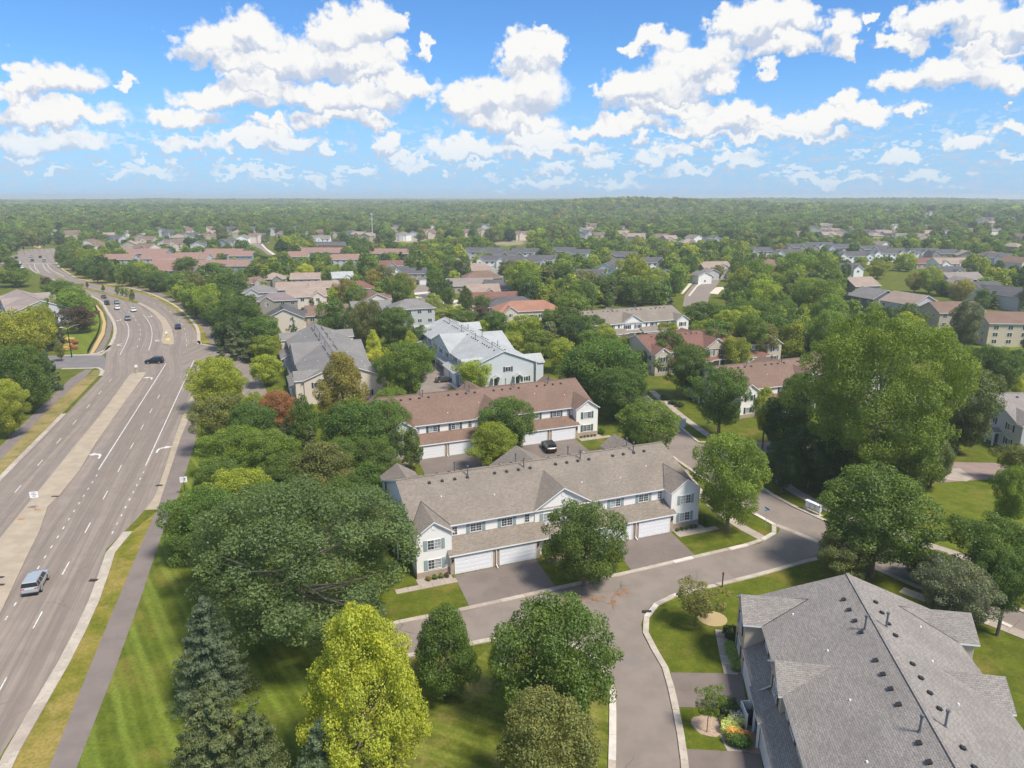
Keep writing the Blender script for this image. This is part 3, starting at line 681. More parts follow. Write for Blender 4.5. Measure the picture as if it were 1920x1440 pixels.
EV, RISE, HD, OH = 5.6, 3.4, 8.3, .4                  # eave height, ridge rise, half depth, overhang
SL = RISE / (HD + OH)
def townhouse(label, origin, yaw, L, P, group, plan, detail=2):
    """origin = middle of the building, x along the ridge, front = -y. plan = list of (side, kind, u0, u1, ...)"""
    o = empty('townhouse', (origin[0], origin[1], 0), R(yaw)); tag(o, label, 'townhouse', group)
    wall, roof, trim = MB(), MB(), MB(); base = MB(); H2 = L / 2
    W2 = H2 - .35
    # main body: walls to the eave and the gable ends
    zr = EV + RISE
    for s in (-1, 1):
        x = s * W2; q = [(x, -HD, 0), (x, HD, 0), (x, HD, EV), (x, 0, zr - .12), (x, -HD, EV)]
        wall.poly(q if s > 0 else q[::-1])
    wall.poly([(-W2, -HD, 0), (W2, -HD, 0), (W2, -HD, EV), (-W2, -HD, EV)]); wall.poly([(W2, HD, 0), (-W2, HD, 0), (-W2, HD, EV), (W2, HD, EV)])
    ed = HD + OH
    roof_poly(roof, trim, [(-H2, -ed, EV), (H2, -ed, EV), (H2, 0, zr), (-H2, 0, zr)], [0, 1, 3])
    roof_poly(roof, trim, [(H2, ed, EV), (-H2, ed, EV), (-H2, 0, zr), (H2, 0, zr)], [0, 1, 3])
    rc = MB(); rc.box(-H2, H2, -.16, .16, zr - .05, zr + .04); rc.build('ridge_cap', P['roof'], o)
    shut = P.get('shutter', SH_BL)
    sgn = lambda side: -1 if side == 'f' else 1
    for it in plan:
        side, kind = it[0], it[1]; s = sgn(side)
        fx = (lambda u: u) if side == 'f' else (lambda u: -u)          # rear plans are given rotated by 180 degrees
        T = lambda u, v, z: (u, -v, z) if side == 'f' else (-u, v, z)  # v measured outwards from the ridge
        rot = R(-90) if side == 'f' else R(90)
        if kind == 'wing':
            u0, u1, vf, rise = it[2:6]; uc = (u0 + u1) / 2; oh = .3
            zp = EV + rise; vi = ed - rise / SL
            a0, a1 = u0 - oh, u1 + oh; hw = (a1 - a0) / 2; k = rise / hw; zz = EV
            ff = vf + .3
            wall.poly([T(u0, vf, 0), T(u1, vf, 0), T(u1, vf, zz + oh * k), T(uc, vf, zp - .1), T(u0, vf, zz + oh * k)])
            wall.poly([T(u0, HD - .2, 0), T(u0, vf, 0), T(u0, vf, zz + oh * k), T(u0, HD - .2, zz + oh * k)])
            wall.poly([T(u1, vf, 0), T(u1, HD - .2, 0), T(u1, HD - .2, zz + oh * k), T(u1, vf, zz + oh * k)])
            roof_poly(roof, trim, [T(a0, ff, EV), T(uc, ff, zp), T(uc, vi, zp + .01), T(a0, ed, EV + .01)][::-1], [0, 2, 3])
            roof_poly(roof, trim, [T(uc, ff, zp), T(a1, ff, EV), T(a1, ed, EV + .01), T(uc, vi, zp + .01)][::-1], [1, 2, 3])
            if detail > 1:
                vb = MB()
                for e_ in (a0, a1): vb.poly([T(e_, ed, EV + .03), T(e_, ed - .22, EV + .03 + .22 * SL), T(uc, vi - .22, zp + .03 + .22 * SL), T(uc, vi, zp + .03)])
                vb.build('valley_flashing', surf('valley_dark', (.07,.065,.06)), o)
            if detail >= 1:
                for z in it[6] if len(it) > 6 else (.95, 3.55):
                    p = T(uc, vf, z); window(o, p[0], p[1], p[2], 1.75, 1.35, rot, shut=shut, grid=detail > 1)
                b0, b1 = T(u0 - .04, vf + .07, 0), T(u1 + .04, HD, 0)
                if P.get('brick'): bb = MB(); bb.box(min(b0[0], b1[0]), max(b0[0], b1[0]), min(b0[1], b1[1]), max(b0[1], b1[1]), 0, .8); bb.build('brick_plinth', BRICK, o)
                gv = MB(); gv.box(-.22, .22, -.05, 0, 0, .6); p = T(uc, vf, zp - 1.15); gv.build('gable_vent', TRIM, o, loc=p, rz=rot + R(90))
        elif kind == 'gable':                                           # cross gable flush with the main wall
            u0, u1, vf, rise = it[2:6]; uc = (u0 + u1) / 2; zp = EV + rise; vi = max(.02, ed - rise / SL); ff = vf + .35
            wall.poly([T(u0 + .3, vf, 0), T(u1 - .3, vf, 0), T(u1 - .3, vf, EV + .1), T(uc, vf, zp - .12), T(u0 + .3, vf, EV + .1)])
            for uu, flip in ((u0 + .3, 0), (u1 - .3, 1)):
                q = [T(uu, HD - .2, 0), T(uu, vf, 0), T(uu, vf, EV + .1), T(uu, HD - .2, EV + .1)]; wall.poly(q[::-1] if flip else q)
            roof_poly(roof, trim, [T(u0, ff, EV), T(uc, ff, zp), T(uc, vi, zp + .012), T(u0, ed, EV + .012)][::-1], [0, 2, 3])
            roof_poly(roof, trim, [T(uc, ff, zp), T(u1, ff, EV), T(u1, ed, EV + .012), T(uc, vi, zp + .012)][::-1], [1, 2, 3])
            if detail >= 1:
                for du in it[6]:
                    p = T(uc + du, vf, 3.6); window(o, *p, 1.75, 1.35, rot, shut=shut, grid=detail > 1)
                    p = T(uc + du * 1.0, vf, .7); window(o, *p, 1.2, 1.5, rot, grid=False)
                gv = MB(); gv.box(-.22, .22, -.05, 0, 0, .6); p = T(uc, vf, zp - 1.25); gv.build('gable_vent', TRIM, o, loc=p, rz=rot + R(90))
                # low entry roof skirt below the windows
                tb, te = MB(), MB(); a0, a1 = u0 + .1, u1 - .1
                roof_poly(te, tb, [T(a0, vf + 1.7, 2.75), T(a1, vf + 1.7, 2.75), T(a1, vf, 3.25), T(a0, vf, 3.25)] if side == 'f' else [T(a0, vf + 1.7, 2.75), T(a1, vf + 1.7, 2.75), T(a1, vf, 3.25), T(a0, vf, 3.25)])
                te.build('porch_roof', P['roof'], o); tb.build('porch_fascia', TRIM, o)
                for du in (-2.2, 2.2):
                    p = T(uc + du * min(1, (u1 - u0) / 8), vf, 0); door(o, p[0], p[1], rot, P.get('door', SH_DK))
                for uu in (u0 + .5, uc, u1 - .5): link('porch_post', shared('ppost', lambda: (lambda q: (q.box(-.09, .09, -.09, .09, 0, 2.7), q.mesh('porch_post', TRIM))[1])(MB())), o, T(uu, vf + 1.5, 0))
        elif kind == 'garage':
            u0, u1, doors, r0, r1 = it[2:7]; vf = P.get('front', 10.7); zt = 3.95; ze = 2.72
            fv = lambda v: ze + (vf + .3 - v) * (zt - ze) / (vf + .3 - HD)
            wall_g = MB(); zf = fv(vf) - .12
            wall_g.poly([T(u0, vf, 0), T(u1, vf, 0), T(u1, vf, zf), T(u0, vf, zf)])
            for uu, flip in ((u0, 0), (u1, 1)):
                q = [T(uu, HD, 0), T(uu, vf, 0), T(uu, vf, zf), T(uu, HD, zt - .15)]; (wall_g if P.get('brick') and False else wall).poly(q[::-1] if flip else q)
            wall_g.build('garage_front', BRICK if P.get('brick') else P['wall'], o)
            roof_poly(roof, trim, [T(r0, vf + .3, ze), T(r1, vf + .3, ze), T(r1, HD, zt), T(r0, HD, zt)], [0, 1, 3], d=.2)
            for (du, dw) in doors:
                p = T(du, vf, 0); garage_door(o, p[0], p[1] + s * .01, rot, dw, 2.2, full=detail > 1)
                hb = MB(); x0_, x1_ = du - dw / 2 - .3, du + dw / 2 + .3; p0, p1 = T(x0_, vf + .02, 0), T(x1_, vf, 0)
                hb.box(min(p0[0], p1[0]), max(p0[0], p1[0]), min(p0[1], p1[1]), max(p0[1], p1[1]), 2.34, zf - .02); hb.build('door_header', TRIM, o)
            if detail > 1:
                if len(doors) > 1:
                    um = (doors[0][0] + doors[1][0]) / 2; ds = MB(); a, b, c = T(um, vf + .12, 2.6), T(um, vf + .12, .35), T(um, vf + .75, .12)
                    ds.tube(a, b, .06, n=6); ds.tube(b, c, .06, n=6); ds.build('downspout', TRIM, o)
                for uu in (u0 + .25, u1 - .25):
                    p = T(uu, vf, 1.75); lb = MB(); lb.box(-.09, .09, -.18, 0, 0, .3); lb.build('wall_lantern', DARKM, o, loc=p, rz=rot + R(90))
        elif kind == 'win':
            for u in it[2]:
                w = it[3] if len(it) > 3 else 1.6; p = T(u, HD, 4.0); window(o, *p, w, 1.15 if w > 1 else 1.2, rot, shut=shut if w > 1 else None, panes=2 if w > 1 else 1, grid=detail > 1)
        elif kind == 'end':                                             # windows and porch on a gable end; u = side
            e = it[2]; rr = 0 if e > 0 else R(180)
            for v, z in it[3]: window(o, e * W2, v, z, 1.5, 1.25, rr, shut=shut, grid=detail > 1)
            for v in it[4] if len(it) > 4 else ():
                door(o, e * W2, v, rr, P.get('door', SH_DK))
                te, tb = MB(), MB(); x0 = e * W2; x1 = e * (W2 + 1.5)
                if e > 0:
                    roof_poly(te, tb, [(x1, v - 1.2, 2.6), (x1, v, 3.25), (x0, v, 3.25), (x0, v - 1.2, 2.6)]); roof_poly(te, tb, [(x1, v, 3.25), (x1, v + 1.2, 2.6), (x0, v + 1.2, 2.6), (x0, v, 3.25)])
                else:
                    roof_poly(te, tb, [(x0, v - 1.2, 2.6), (x0, v, 3.25), (x1, v, 3.25), (x1, v - 1.2, 2.6)]); roof_poly(te, tb, [(x0, v, 3.25), (x0, v + 1.2, 2.6), (x1, v + 1.2, 2.6), (x1, v, 3.25)])
                te.build('porch_roof', P['roof'], o); tb.build('porch_gable', TRIM, o)
                for q in (-1.05, 1.05): link('porch_post', shared('ppost2', lambda: (lambda q_: (q_.box(-.09, .09, -.09, .09, 0, 2.5), q_.mesh('porch_post', TRIM))[1])(MB())), o, (x1 - e * .12, v + q, 0))
    wall.build('wall', P['wall'], o); roof.build('roof', P['roof'], o); trim.build('fascia', TRIM, o)
    if base.v: base.build('brick_plinth', BRICK, o)
    # vents and flues near the ridge
    if detail >= 1:
        vm, pm, cm = shared('vent', vent_mesh), shared('pipe', pipe_mesh), shared('cap', cap_mesh)
        for s in (-1, 1):
            u = -H2 + 4.2; k = 0
            while u < H2 - 3:
                z = zr - 1.35 * SL; ob = link('roof_vent', vm, o, (u, s * 1.35, z), 0 if s < 0 else R(180)); ob.rotation_euler = (math.atan(SL), 0, 0 if s < 0 else R(180))
                k += 1; u += 1.75 if k % 4 else 3.9
            for u in np.arange(-H2 + 9, H2 - 6, P.get('pipes', 8.6) if L < 45 else 12.5):
                link('vent_pipe', pm, o, (u + random.uniform(-.8, .8), s * 1.0, zr - 1.0 * SL))
            for u in np.arange(-H2 + 5, H2 - 3, 6.3):
                v = random.uniform(3.5, 6.5); link('roof_cap', cm, o, (u + random.uniform(-1, 1), s * v, zr - v * SL + .02))
    return o
# building plan shared by the eight-home rows (u along the front seen from outside)
def plan8():
    pl = []
    for sd in 'fr':
        pl += [(sd, 'wing', -20.4, -15.95, 10.15, 1.72), (sd, 'wing', 15.65, 20.3, 10.15, 1.72), (sd, 'gable', -4.45, 4.2, 8.45, 2.62, (-1.6,) if False else (-2.0, 2.0)),
               (sd, 'garage', -16.3, -4.4, [(-13.35, 4.75), (-7.45, 4.8)], -16.55, -2.9), (sd, 'garage', 3.9, 15.75, [(6.75, 4.75), (12.7, 4.75)], 2.6, 16.1),
               (sd, 'win', [-12.2, -8.0, 7.9, 12.3]), (sd, 'win', [-15.0, -5.2, 5.2, 14.9], .75)]
    pl += [('f', 'end', -1, [(-6.5, 3.6), (-1.5, 3.6), (5.5, 3.6), (-6.6, .9)], (-3.5, 3.5)), ('f', 'end', 1, [(-6.5, 3.6), (-1.5, 3.6), (5.5, 3.6), (-6.6, .9)], (-3.5, 3.5))]
    return pl
PAL_W = dict(wall=W_WHT, roof=RF_TAN, shutter=SH_BL, brick=True)
PAL_B = dict(wall=W_WHT, roof=RF_BRN, shutter=SH_GN, brick=True)
PAL_T = dict(wall=W_BEI, roof=RF_RED, shutter=SH_DK, brick=True)
GT = 'two-storey townhouse rows'
def from_front(p, yaw, u=15.75, v=10.7):                # garage-front corner -> middle of the building
    a = R(yaw); return (p[0] + u * math.cos(a) - v * math.sin(a), p[1] + u * math.sin(a) + v * math.cos(a))
def mid_ridge(a, b, h=9.0):
    A, B = at(*a, h), at(*b, h); return ((A[0] + B[0]) / 2, (A[1] + B[1]) / 2), math.degrees(math.atan2(B[1] - A[1], B[0] - A[0]))
BLD = []
o1 = from_front(at(853.75, 1076.5), 21.6)
BLD.append(townhouse('white townhouse row with tan-grey roof and four garages, nearest to the middle of the view', o1, 21.6, 40.9, PAL_W, GT, plan8(), 2))
o2 = from_front(at(783.6, 862.3), 21.84)
BLD.append(townhouse('white townhouse row with brown roof and green shutters, right behind the tan-grey one', o2, 21.84, 40.9, PAL_B, GT, plan8(), 2))
A_ = at(1188.6, 628.3, 9); B_ = at(1424.7, 609.8, 9)
BLD.append(townhouse('beige townhouse row with red-brown roof and dark shutters beyond the street', ((A_[0] + B_[0]) / 2, (A_[1] + B_[1]) / 2), 21.53, 41.0, PAL_T, GT, plan8(), 1))
A_ = at(1336, 687, 9); a = R(21.5)
BLD.append(townhouse('white townhouse row with brown roof half hidden behind the huge cottonwood', (A_[0] + 20.4 * math.cos(a), A_[1] + 20.4 * math.sin(a)), 21.5, 41.0, dict(PAL_B, shutter=SH_DK), GT, plan8(), 1))
B_ = at(1260.5, 572, 9)
BLD.append(townhouse('white townhouse row with pale tan roof among trees, farthest of the white rows', (B_[0] - 20.4 * math.cos(a), B_[1] - 20.4 * math.sin(a)), 22.5, 41.0, dict(PAL_W, shutter=SH_DK), GT, plan8(), 1))
# grey row at the lower right: ridge towards the camera
o3 = at(1588.8, 1075.4, 9); y3 = 80.66; a = R(y3)
def planB():
    pl = []
    # front = left side seen from the camera (local -y after turning by 180); u runs from the far end towards the camera
    for sd in 'fr':
        pl += [(sd, 'wing', -20.1, -15.6, 10.1, 1.75, (.95, 3.5)), (sd, 'garage', -15.6, -10.5, [(-13.1, 4.6)], -15.8, -9.4), (sd, 'gable', -10.2, -5.4, 8.7, 1.7, (0.0,)),
               (sd, 'garage', -7.2, .4, [(-3.5, 4.6)], -7.9, .6), (sd, 'win', [-14.1, -3.0]), (sd, 'win', [-11.4, -5.0], .75),
               (sd, 'garage', 1.6, 8.4, [(5.0, 4.6)], 1.2, 8.8), (sd, 'gable', 6.2, 11.0, 8.7, 1.7, (0.0,)), (sd, 'wing', 15.8, 20.2, 10.1, 1.75, (.95, 3.5))]
    return pl
L3 = 41.2; c3_ = (o3[0] - (L3 / 2) * math.cos(a) , o3[1] - (L3 / 2) * math.sin(a))
BLD.append(townhouse('beige townhouse row with grey shingle roof at the lower right corner', c3_, y3 + 180, L3, dict(wall=W_BEI, roof=RF_GRY, shutter=SH_DK, pipes=12, front=9.9), GT, planB(), 2))
# the two long rows seen end on
def plan12():
    pl = []
    for sd in 'fr':
        pl += [(sd, 'wing', -27.0, -22.2, 10.1, 1.72), (sd, 'garage', -21.8, -11.0, [(-19.0, 4.75), (-13.4, 4.75)], -22.0, -10.2), (sd, 'gable', -10.2, 9.2, 8.5, 3.3, (-6.0, 0.0, 6.0)),
               (sd, 'garage', 10.0, 21.4, [(12.9, 4.75), (18.6, 4.75)], 9.4, 21.9), (sd, 'wing', 22.0, 26.6, 10.1, 1.72), (sd, 'win', [-18.5, -13.6, 12.6, 17.9]), (sd, 'win', [-21.2, -11, 11, 21.0], .75)]
    for e in (-1, 1): pl.append(('f', 'end', e, [(-5.5, 3.7), (1.0, 3.7), (5.6, .9)], (-2.2, 3.4)))
    return pl
a0 = at(834.4, 594.4, 9); yw = 110.8; a = R(yw); c5_ = (a0[0] - 26.4 * math.cos(a), a0[1] - 26.4 * math.sin(a))
BLD.append(townhouse('pale grey townhouse row with light grey roof, seen from its gable end', c5_, yw + 180, 53.5, dict(wall=W_BLU, roof=RF_LGT, shutter=SH_DK, door=surf('green_door', (.10,.16,.14))), GT, plan12(), 1))
a0 = at(590, 606.9, 9); yw = 111.1; a = R(yw); c4_ = (a0[0] - 27 * math.cos(a), a0[1] - 27 * math.sin(a))
BLD.append(townhouse('cream townhouse row with mid-grey roof near the highway, seen from its gable end', c4_, yw + 180, 54.5, dict(wall=W_CRM, roof=RF_GR2, shutter=SH_DK), GT, plan12(), 1))
b9 = at(1858, 736, 9); a = R(-1.5)
BLD.append(townhouse('light grey townhouse row with grey-brown roof at the right edge', (b9[0] + 20.4 * math.cos(a), b9[1] + 20.4 * math.sin(a)), -1.5, 41, dict(wall=W_LGR, roof=shingle('shingles_weathered', (.30,.27,.25), (.21,.18,.165)), shutter=SH_DK), GT, plan8(), 1))
a9 = at(76, 566, 8.5); b9_ = at(4, 531, 8.5); y9 = math.degrees(math.atan2(b9_[1] - a9[1], b9_[0] - a9[0])); print('T10', a9, b9_, y9)
BLD.append(townhouse('taupe roofed townhouse row with white ridge strips at the left edge', (a9[0] + 22 * math.cos(R(y9)), a9[1] + 22 * math.sin(R(y9))), y9, 44, dict(wall=W_LGR, roof=shingle('shingles_taupe', (.33,.27,.24), (.25,.2,.18)), shutter=SH_DK), GT, plan8(), 0))

# ------------------------------------------------------------------ detached houses and distant rows
HOUSES = []
def house(label, px, py, apex, w, d, yaw, wall, roof, kind='gable', gables=(0,), garage=True, eave=None, det=1, name='house', group='detached houses', rise=None):
    """px,py = roof middle in the photo at height apex; w along the ridge, d deep, front = local -y"""
    x, y = at(px, py, apex); gz = hfun(x, y)
    if gz > .5: x, y = at(px, py, apex + gz)
    o = empty(name, (x, y, hfun(x, y)), R(yaw)); tag(o, label, 'house', group); HOUSES.append((x, y, w, d, apex, gz))
    rs = rise or d / 2 * .52; ev = eave or max(2.6, apex - rs); rs = apex - ev; hd = d / 2; W = w / 2
    wm, rf, tr = MB(), MB(), MB(); oh = .45; sl = rs / (hd + oh)
    wm.poly([(-W, -hd, 0), (W, -hd, 0), (W, -hd, ev), (-W, -hd, ev)]); wm.poly([(W, hd, 0), (-W, hd, 0), (-W, hd, ev), (W, hd, ev)])
    if kind == 'gable':
        for s in (-1, 1):
            q = [(s * W, -hd, 0), (s * W, hd, 0), (s * W, hd, ev), (s * W, 0, apex - .15), (s * W, -hd, ev)]; wm.poly(q if s > 0 else q[::-1])
        roof_poly(rf, tr, [(-W - oh, -hd - oh, ev), (W + oh, -hd - oh, ev), (W + oh, 0, apex), (-W - oh, 0, apex)], [0, 1, 3])
        roof_poly(rf, tr, [(W + oh, hd + oh, ev), (-W - oh, hd + oh, ev), (-W - oh, 0, apex), (W + oh, 0, apex)], [0, 1, 3])
    else:
        for s in (-1, 1):
            q = [(s * W, -hd, 0), (s * W, hd, 0), (s * W, hd, ev), (s * W, -hd, ev)]; wm.poly(q if s > 0 else q[::-1])
        r = max(.2, W - hd); A_, B_ = (-W - oh, -hd - oh, ev), (W + oh, -hd - oh, ev); C_, D_ = (W + oh, hd + oh, ev), (-W - oh, hd + oh, ev); E_, F_ = (-r, 0, apex), (r, 0, apex)
        roof_poly(rf, tr, [A_, B_, F_, E_], [0]); roof_poly(rf, tr, [C_, D_, E_, F_], [0]); roof_poly(rf, tr, [B_, C_, F_], [0]); roof_poly(rf, tr, [D_, A_, E_], [0])
    for gx_ in gables:
        gw = min(5.2, w * .42); r2 = min(rs * .85, gw / 2 * .75); vf = hd + 1.2; vi = hd + oh - r2 / sl
        wm.poly([(gx_ - gw / 2, -vf, 0), (gx_ + gw / 2, -vf, 0), (gx_ + gw / 2, -vf, ev), (gx_, -vf, ev + r2 - .1), (gx_ - gw / 2, -vf, ev)])
        wm.poly([(gx_ - gw / 2, -hd, 0), (gx_ - gw / 2, -vf, 0), (gx_ - gw / 2, -vf, ev), (gx_ - gw / 2, -hd, ev)]); wm.poly([(gx_ + gw / 2, -vf, 0), (gx_ + gw / 2, -hd, 0), (gx_ + gw / 2, -hd, ev), (gx_ + gw / 2, -vf, ev)])
        a, b = gx_ - gw / 2 - .3, gx_ + gw / 2 + .3
        roof_poly(rf, tr, [(a, -vf - .3, ev - .12), (gx_, -vf - .3, ev + r2), (gx_, -vi, ev + r2 + .01), (a, -hd - oh, ev - .1)][::-1], [0, 2, 3])
        roof_poly(rf, tr, [(gx_, -vf - .3, ev + r2), (b, -vf - .3, ev - .12), (b, -hd - oh, ev - .1), (gx_, -vi, ev + r2 + .01)][::-1], [1, 2, 3])
        if det: window(o, gx_, -vf, max(1, ev - 1.9), 1.5, 1.3, R(-90), grid=False)
    if garage:
        gx_, gw, gd = W - 1.0, 6.2, 4.5; x0, x1 = gx_ - gw / 2, gx_ + gw / 2; y0 = -hd - gd
        wm.poly([(x0, y0, 0), (x1, y0, 0), (x1, y0, 2.7), (gx_, y0, 4.1), (x0, y0, 2.7)]); wm.poly([(x0, -hd, 0), (x0, y0, 0), (x0, y0, 2.7), (x0, -hd, 2.7)]); wm.poly([(x1, y0, 0), (x1, -hd, 0), (x1, -hd, 2.7), (x1, y0, 2.7)])
        roof_poly(rf, tr, [(x0 - .3, y0 - .3, 2.6), (gx_, y0 - .3, 4.2), (gx_, -hd + .5, 4.2), (x0 - .3, -hd + .5, 2.6)][::-1], [1, 3, 0, 2]); roof_poly(rf, tr, [(gx_, y0 - .3, 4.2), (x1 + .3, y0 - .3, 2.6), (x1 + .3, -hd + .5, 2.6), (gx_, -hd + .5, 4.2)][::-1], [1, 3, 0, 2])
        if det: garage_door(o, gx_, y0, R(-90), 4.8, 2.15, full=False)
    wm.build('wall', wall, o); rf.build('roof', roof, o); tr.build('fascia', TRIM, o)
    if det:
        two = ev > 4.6
        for z in ((1.0, ev - 2.0, (ev - 1.0) / 2) if ev > 6.4 else (1.0, ev - 1.9) if two else (1.0,)):
            nx = max(2, int(w / 3.5))
            for k in range(nx):
                xx = -W + w * (k + .5) / nx
                if all(abs(xx - g_) > 3.4 for g_ in gables) and not (garage and xx > W - 5.2 and z < 2.5): window(o, xx, -hd, z, 1.55, 1.35, R(-90), grid=False, glass=GLASS)
                if det > 1: window(o, xx, hd, z, 1.2, 1.2, R(90), grid=False)
            for s in (-1, 1):
                for yy in ((-d / 4, d / 4) if d > 8 else (0,)): window(o, s * W, yy, z, 1.1, 1.2, 0 if s > 0 else R(180), grid=False)
    return o
c7m = lambda x, y: (440 + x / 6, 480 + y / 6)
G1, G2, G3 = 'houses in the estate left of centre', 'houses in the estate at the right', 'distant houses near the horizon'
H = house
H('tan roofed house with small stepped gables at the left end of the middle estate', 468, 520, 8, 11, 9, 60, W_TAN, RF_BRN, det=1, gables=(0,), garage=False, group=G1)
H('taupe house with tan hip roof left of the orange tree', 513, 511, 8.6, 11, 10, 12, W_TAU, shingle('shingles_tan', (.36,.28,.23), (.27,.2,.165)), 'hip', gables=(2,), group=G1)
TANR = MATS['shingles_tan']
H('blue-grey house with grey hip roof behind the roadside trees', 487, 534, 8.8, 13, 10, 15, W_LGR, RF_GR2, 'hip', gables=(-3,), group=G1)
H('grey-brown hip roofed house with white window band, middle estate', 519, 548, 8.2, 15, 10, 18, W_TAU, shingle('shingles_mauve', (.25,.2,.2), (.18,.15,.15)), 'hip', gables=(-4,), garage=False, group=G1)
H('tan gabled house right of the taupe hip roofed house', 547, 528, 8.2, 13, 11, 14, W_TAN, TANR, gables=(), group=G1)
H('white house with tan roof and brown triangular gables', 573, 541, 9, 15, 10, 20, W_CRM, TANR, gables=(4.0,), group=G1)
H('cream house with charcoal roof and wide front gable behind the spruces', 533, 574, 9, 12, 12, 105, W_CRM, RF_DRK, gables=(0,), garage=False, group=G1)
H('tan house with pinkish roof behind the dark spruce pair', 612, 571, 8.6, 14, 11, 18, W_TAN, RF_BRN, gables=(2,), group=G1)
H('tan house hidden behind the yellow tree', 573, 511, 8, 14, 10, 10, W_TAN, TANR, gables=(), group=G1)
H('long low tan roofed house in the middle estate', 612, 526, 7, 19, 10, 16, W_TAU, TANR, gables=(), garage=False, group=G1)
H('white house with pale blue-grey roof behind the long tan one', 641, 509, 8.6, 10, 10, 20, W_WHT, RF_LGT, gables=(2,), garage=False, group=G1)
H('low house with red-brown hip roof in the middle estate', 668, 526, 7, 16, 12, 18, W_TAN, RF_RED, 'hip', gables=(), garage=False, group=G1)
H('house with brown roof and stepped cream gables facing right', 700, 546, 7.5, 15, 11, 112, W_CRM, RF_BRN, gables=(0,), group=G1)
H('pale green house with grey roof behind olive trees', 694, 563, 7.8, 14, 11, 20, W_LGR, RF_GR2, gables=(-3,), group=G1)
H('pale grey two-storey house with grey hip roof beside the cul-de-sac', 770, 560, 9, 15, 11, 20, W_LGR, RF_GR2, 'hip', gables=(), garage=False, det=2, group=G1)
H('white house with charcoal roof and dormer in the middle estate', 735, 499, 8.8, 17, 10, 10, W_WHT, RF_DRK, gables=(2,), group=G1)
H('house with reddish roof behind the white dormered house', 731, 488, 9.4, 14, 10, 12, W_TAN, RF_RED, gables=(1,), garage=False, group=G1)
H('charcoal roofed house to the right of the white dormered house', 772, 502, 8, 15, 10, 8, W_TAN, RF_DRK, gables=(), garage=True, group=G1)
H('tan hip roofed house behind trees above the cul-de-sac', 855, 484, 7.5, 24, 14, 8, W_TAN, TANR, 'hip', gables=(), garage=False, group=G1)
H('tan roofed house beside the tan hip roofed one', 896, 493, 7.3, 20, 14, 5, W_TAN, TANR, 'hip', gables=(), garage=False, group=G1)
H('brown hip roofed house in the close right of the cul-de-sac', 903, 507, 6.8, 20, 13, 8, W_TAN, RF_BRN, 'hip', gables=(), garage=False, group=G1)
H('grey-green hip roofed house in the close', 925, 505, 6.8, 14, 13, 8, W_LGR, shingle('shingles_sage', (.26,.27,.23), (.2,.2,.17)), 'hip', gables=(), garage=False, group=G1)
H('slate grey roofed house in the close', 932, 524, 6.6, 12, 14, 4, W_LGR, RF_DRK, gables=(), garage=False, group=G1)
H('grey-tan long roofed house in the close', 880, 521, 6.8, 22, 12, 8, W_TAN, shingle('shingles_ash', (.29,.25,.225), (.21,.18,.16)), 'gable', gables=(), garage=False, group=G1)
H('tan house with wide gable facing the close', 903, 532, 7, 15, 13, 10, W_TAN, TANR, gables=(3,), group=G1)
H('house with dark red-brown roof in the close', 922, 547, 6.6, 24, 13, 12, W_TAN, RF_RED, gables=(), garage=False, group=G1)
H('house with slate blue-grey roof between the red and terracotta ones', 958, 556, 6.4, 22, 12, 14, W_TAN, RF_DRK, 'hip', gables=(), garage=False, group=G1)
H('low house with bright terracotta roof in the close', 988, 563, 6.8, 25, 12, 14, W_CRM, RF_TER, 'hip', gables=(-8,), garage=False, group=G1)
# right hand estate
H('taupe house with tan roof at the left of the right-hand estate', 1610, 519, 9.6, 13, 13, 14, W_TAU, TANR, gables=(), garage=False, det=2, group=G2)
H('charcoal sided house with white bargeboards and wooden deck', 1640, 540, 9.0, 13, 13, 108, W_DRK, RF_GR2, gables=(), garage=False, det=2, group=G2)
H('dark grey sided garage wing with low grey roof beside the deck', 1603, 548, 5.6, 6, 9, 14, W_DRK, RF_GR2, gables=(), garage=False, group=G2)
H('light grey house with tan roof behind the giant cottonwood', 1708, 549, 9.8, 15, 13, 108, W_LGR, TANR, gables=(), garage=False, det=2, group=G2)
H('grey-beige house with brown roof right of the light grey one', 1785, 565, 8.8, 16, 12, 4, W_TAN, RF_BRN, gables=(6,), garage=False, det=2, group=G2)
H('tall cream house with brown roof and timber deck at the right edge', 1893, 584, 10.2, 17, 11, -4, surf('cream_wall', (.60,.52,.40)), RF_BRN, gables=(), garage=False, det=2, group=G2)
H('house with charcoal roof and pale gable at the right edge', 1893, 537, 9, 15, 12, 118, W_LGR, RF_DRK, gables=(), garage=True, group=G2)
H('white dormered house with charcoal roof, right-hand estate', 1846, 527, 9, 12, 11, 12, W_WHT, RF_DRK, gables=(-4,), garage=False, group=G2)
H('blue gabled house with tan-grey roof, right-hand estate', 1808, 520, 9, 12, 12, 100, W_NVY, shingle('shingles_ash', None, None), gables=(), garage=False, group=G2)
H('long grey-tan roofed house behind the blue gabled one', 1800, 510, 9, 18, 11, 6, W_TAN, MATS['shingles_ash'], gables=(), garage=False, group=G2)
H('slate roofed house behind the yellow-green tree, right-hand estate', 1772, 499, 9, 17, 12, 4, W_LGR, RF_DRK, gables=(3,), garage=False, group=G2)
H('white gabled house with tan roof, right-hand estate', 1780, 483, 8.6, 20, 12, 4, W_WHT, TANR, gables=(-6, 5), garage=False, group=G2)
H('reddish roofed low house, right-hand estate', 1735, 483, 6.5, 18, 12, 4, W_TAN, RF_RED, gables=(), garage=False, group=G2)
H('tan house on the rise with plain roof, right-hand estate', 1810, 469, 8.5, 16, 12, 70, W_TAN, TANR, gables=(), garage=False, group=G2)
H('white gabled house with dark roof behind the tall trees', 1588, 493, 8.8, 14, 11, 8, W_WHT, RF_DRK, gables=(3,), garage=False, group=G2)
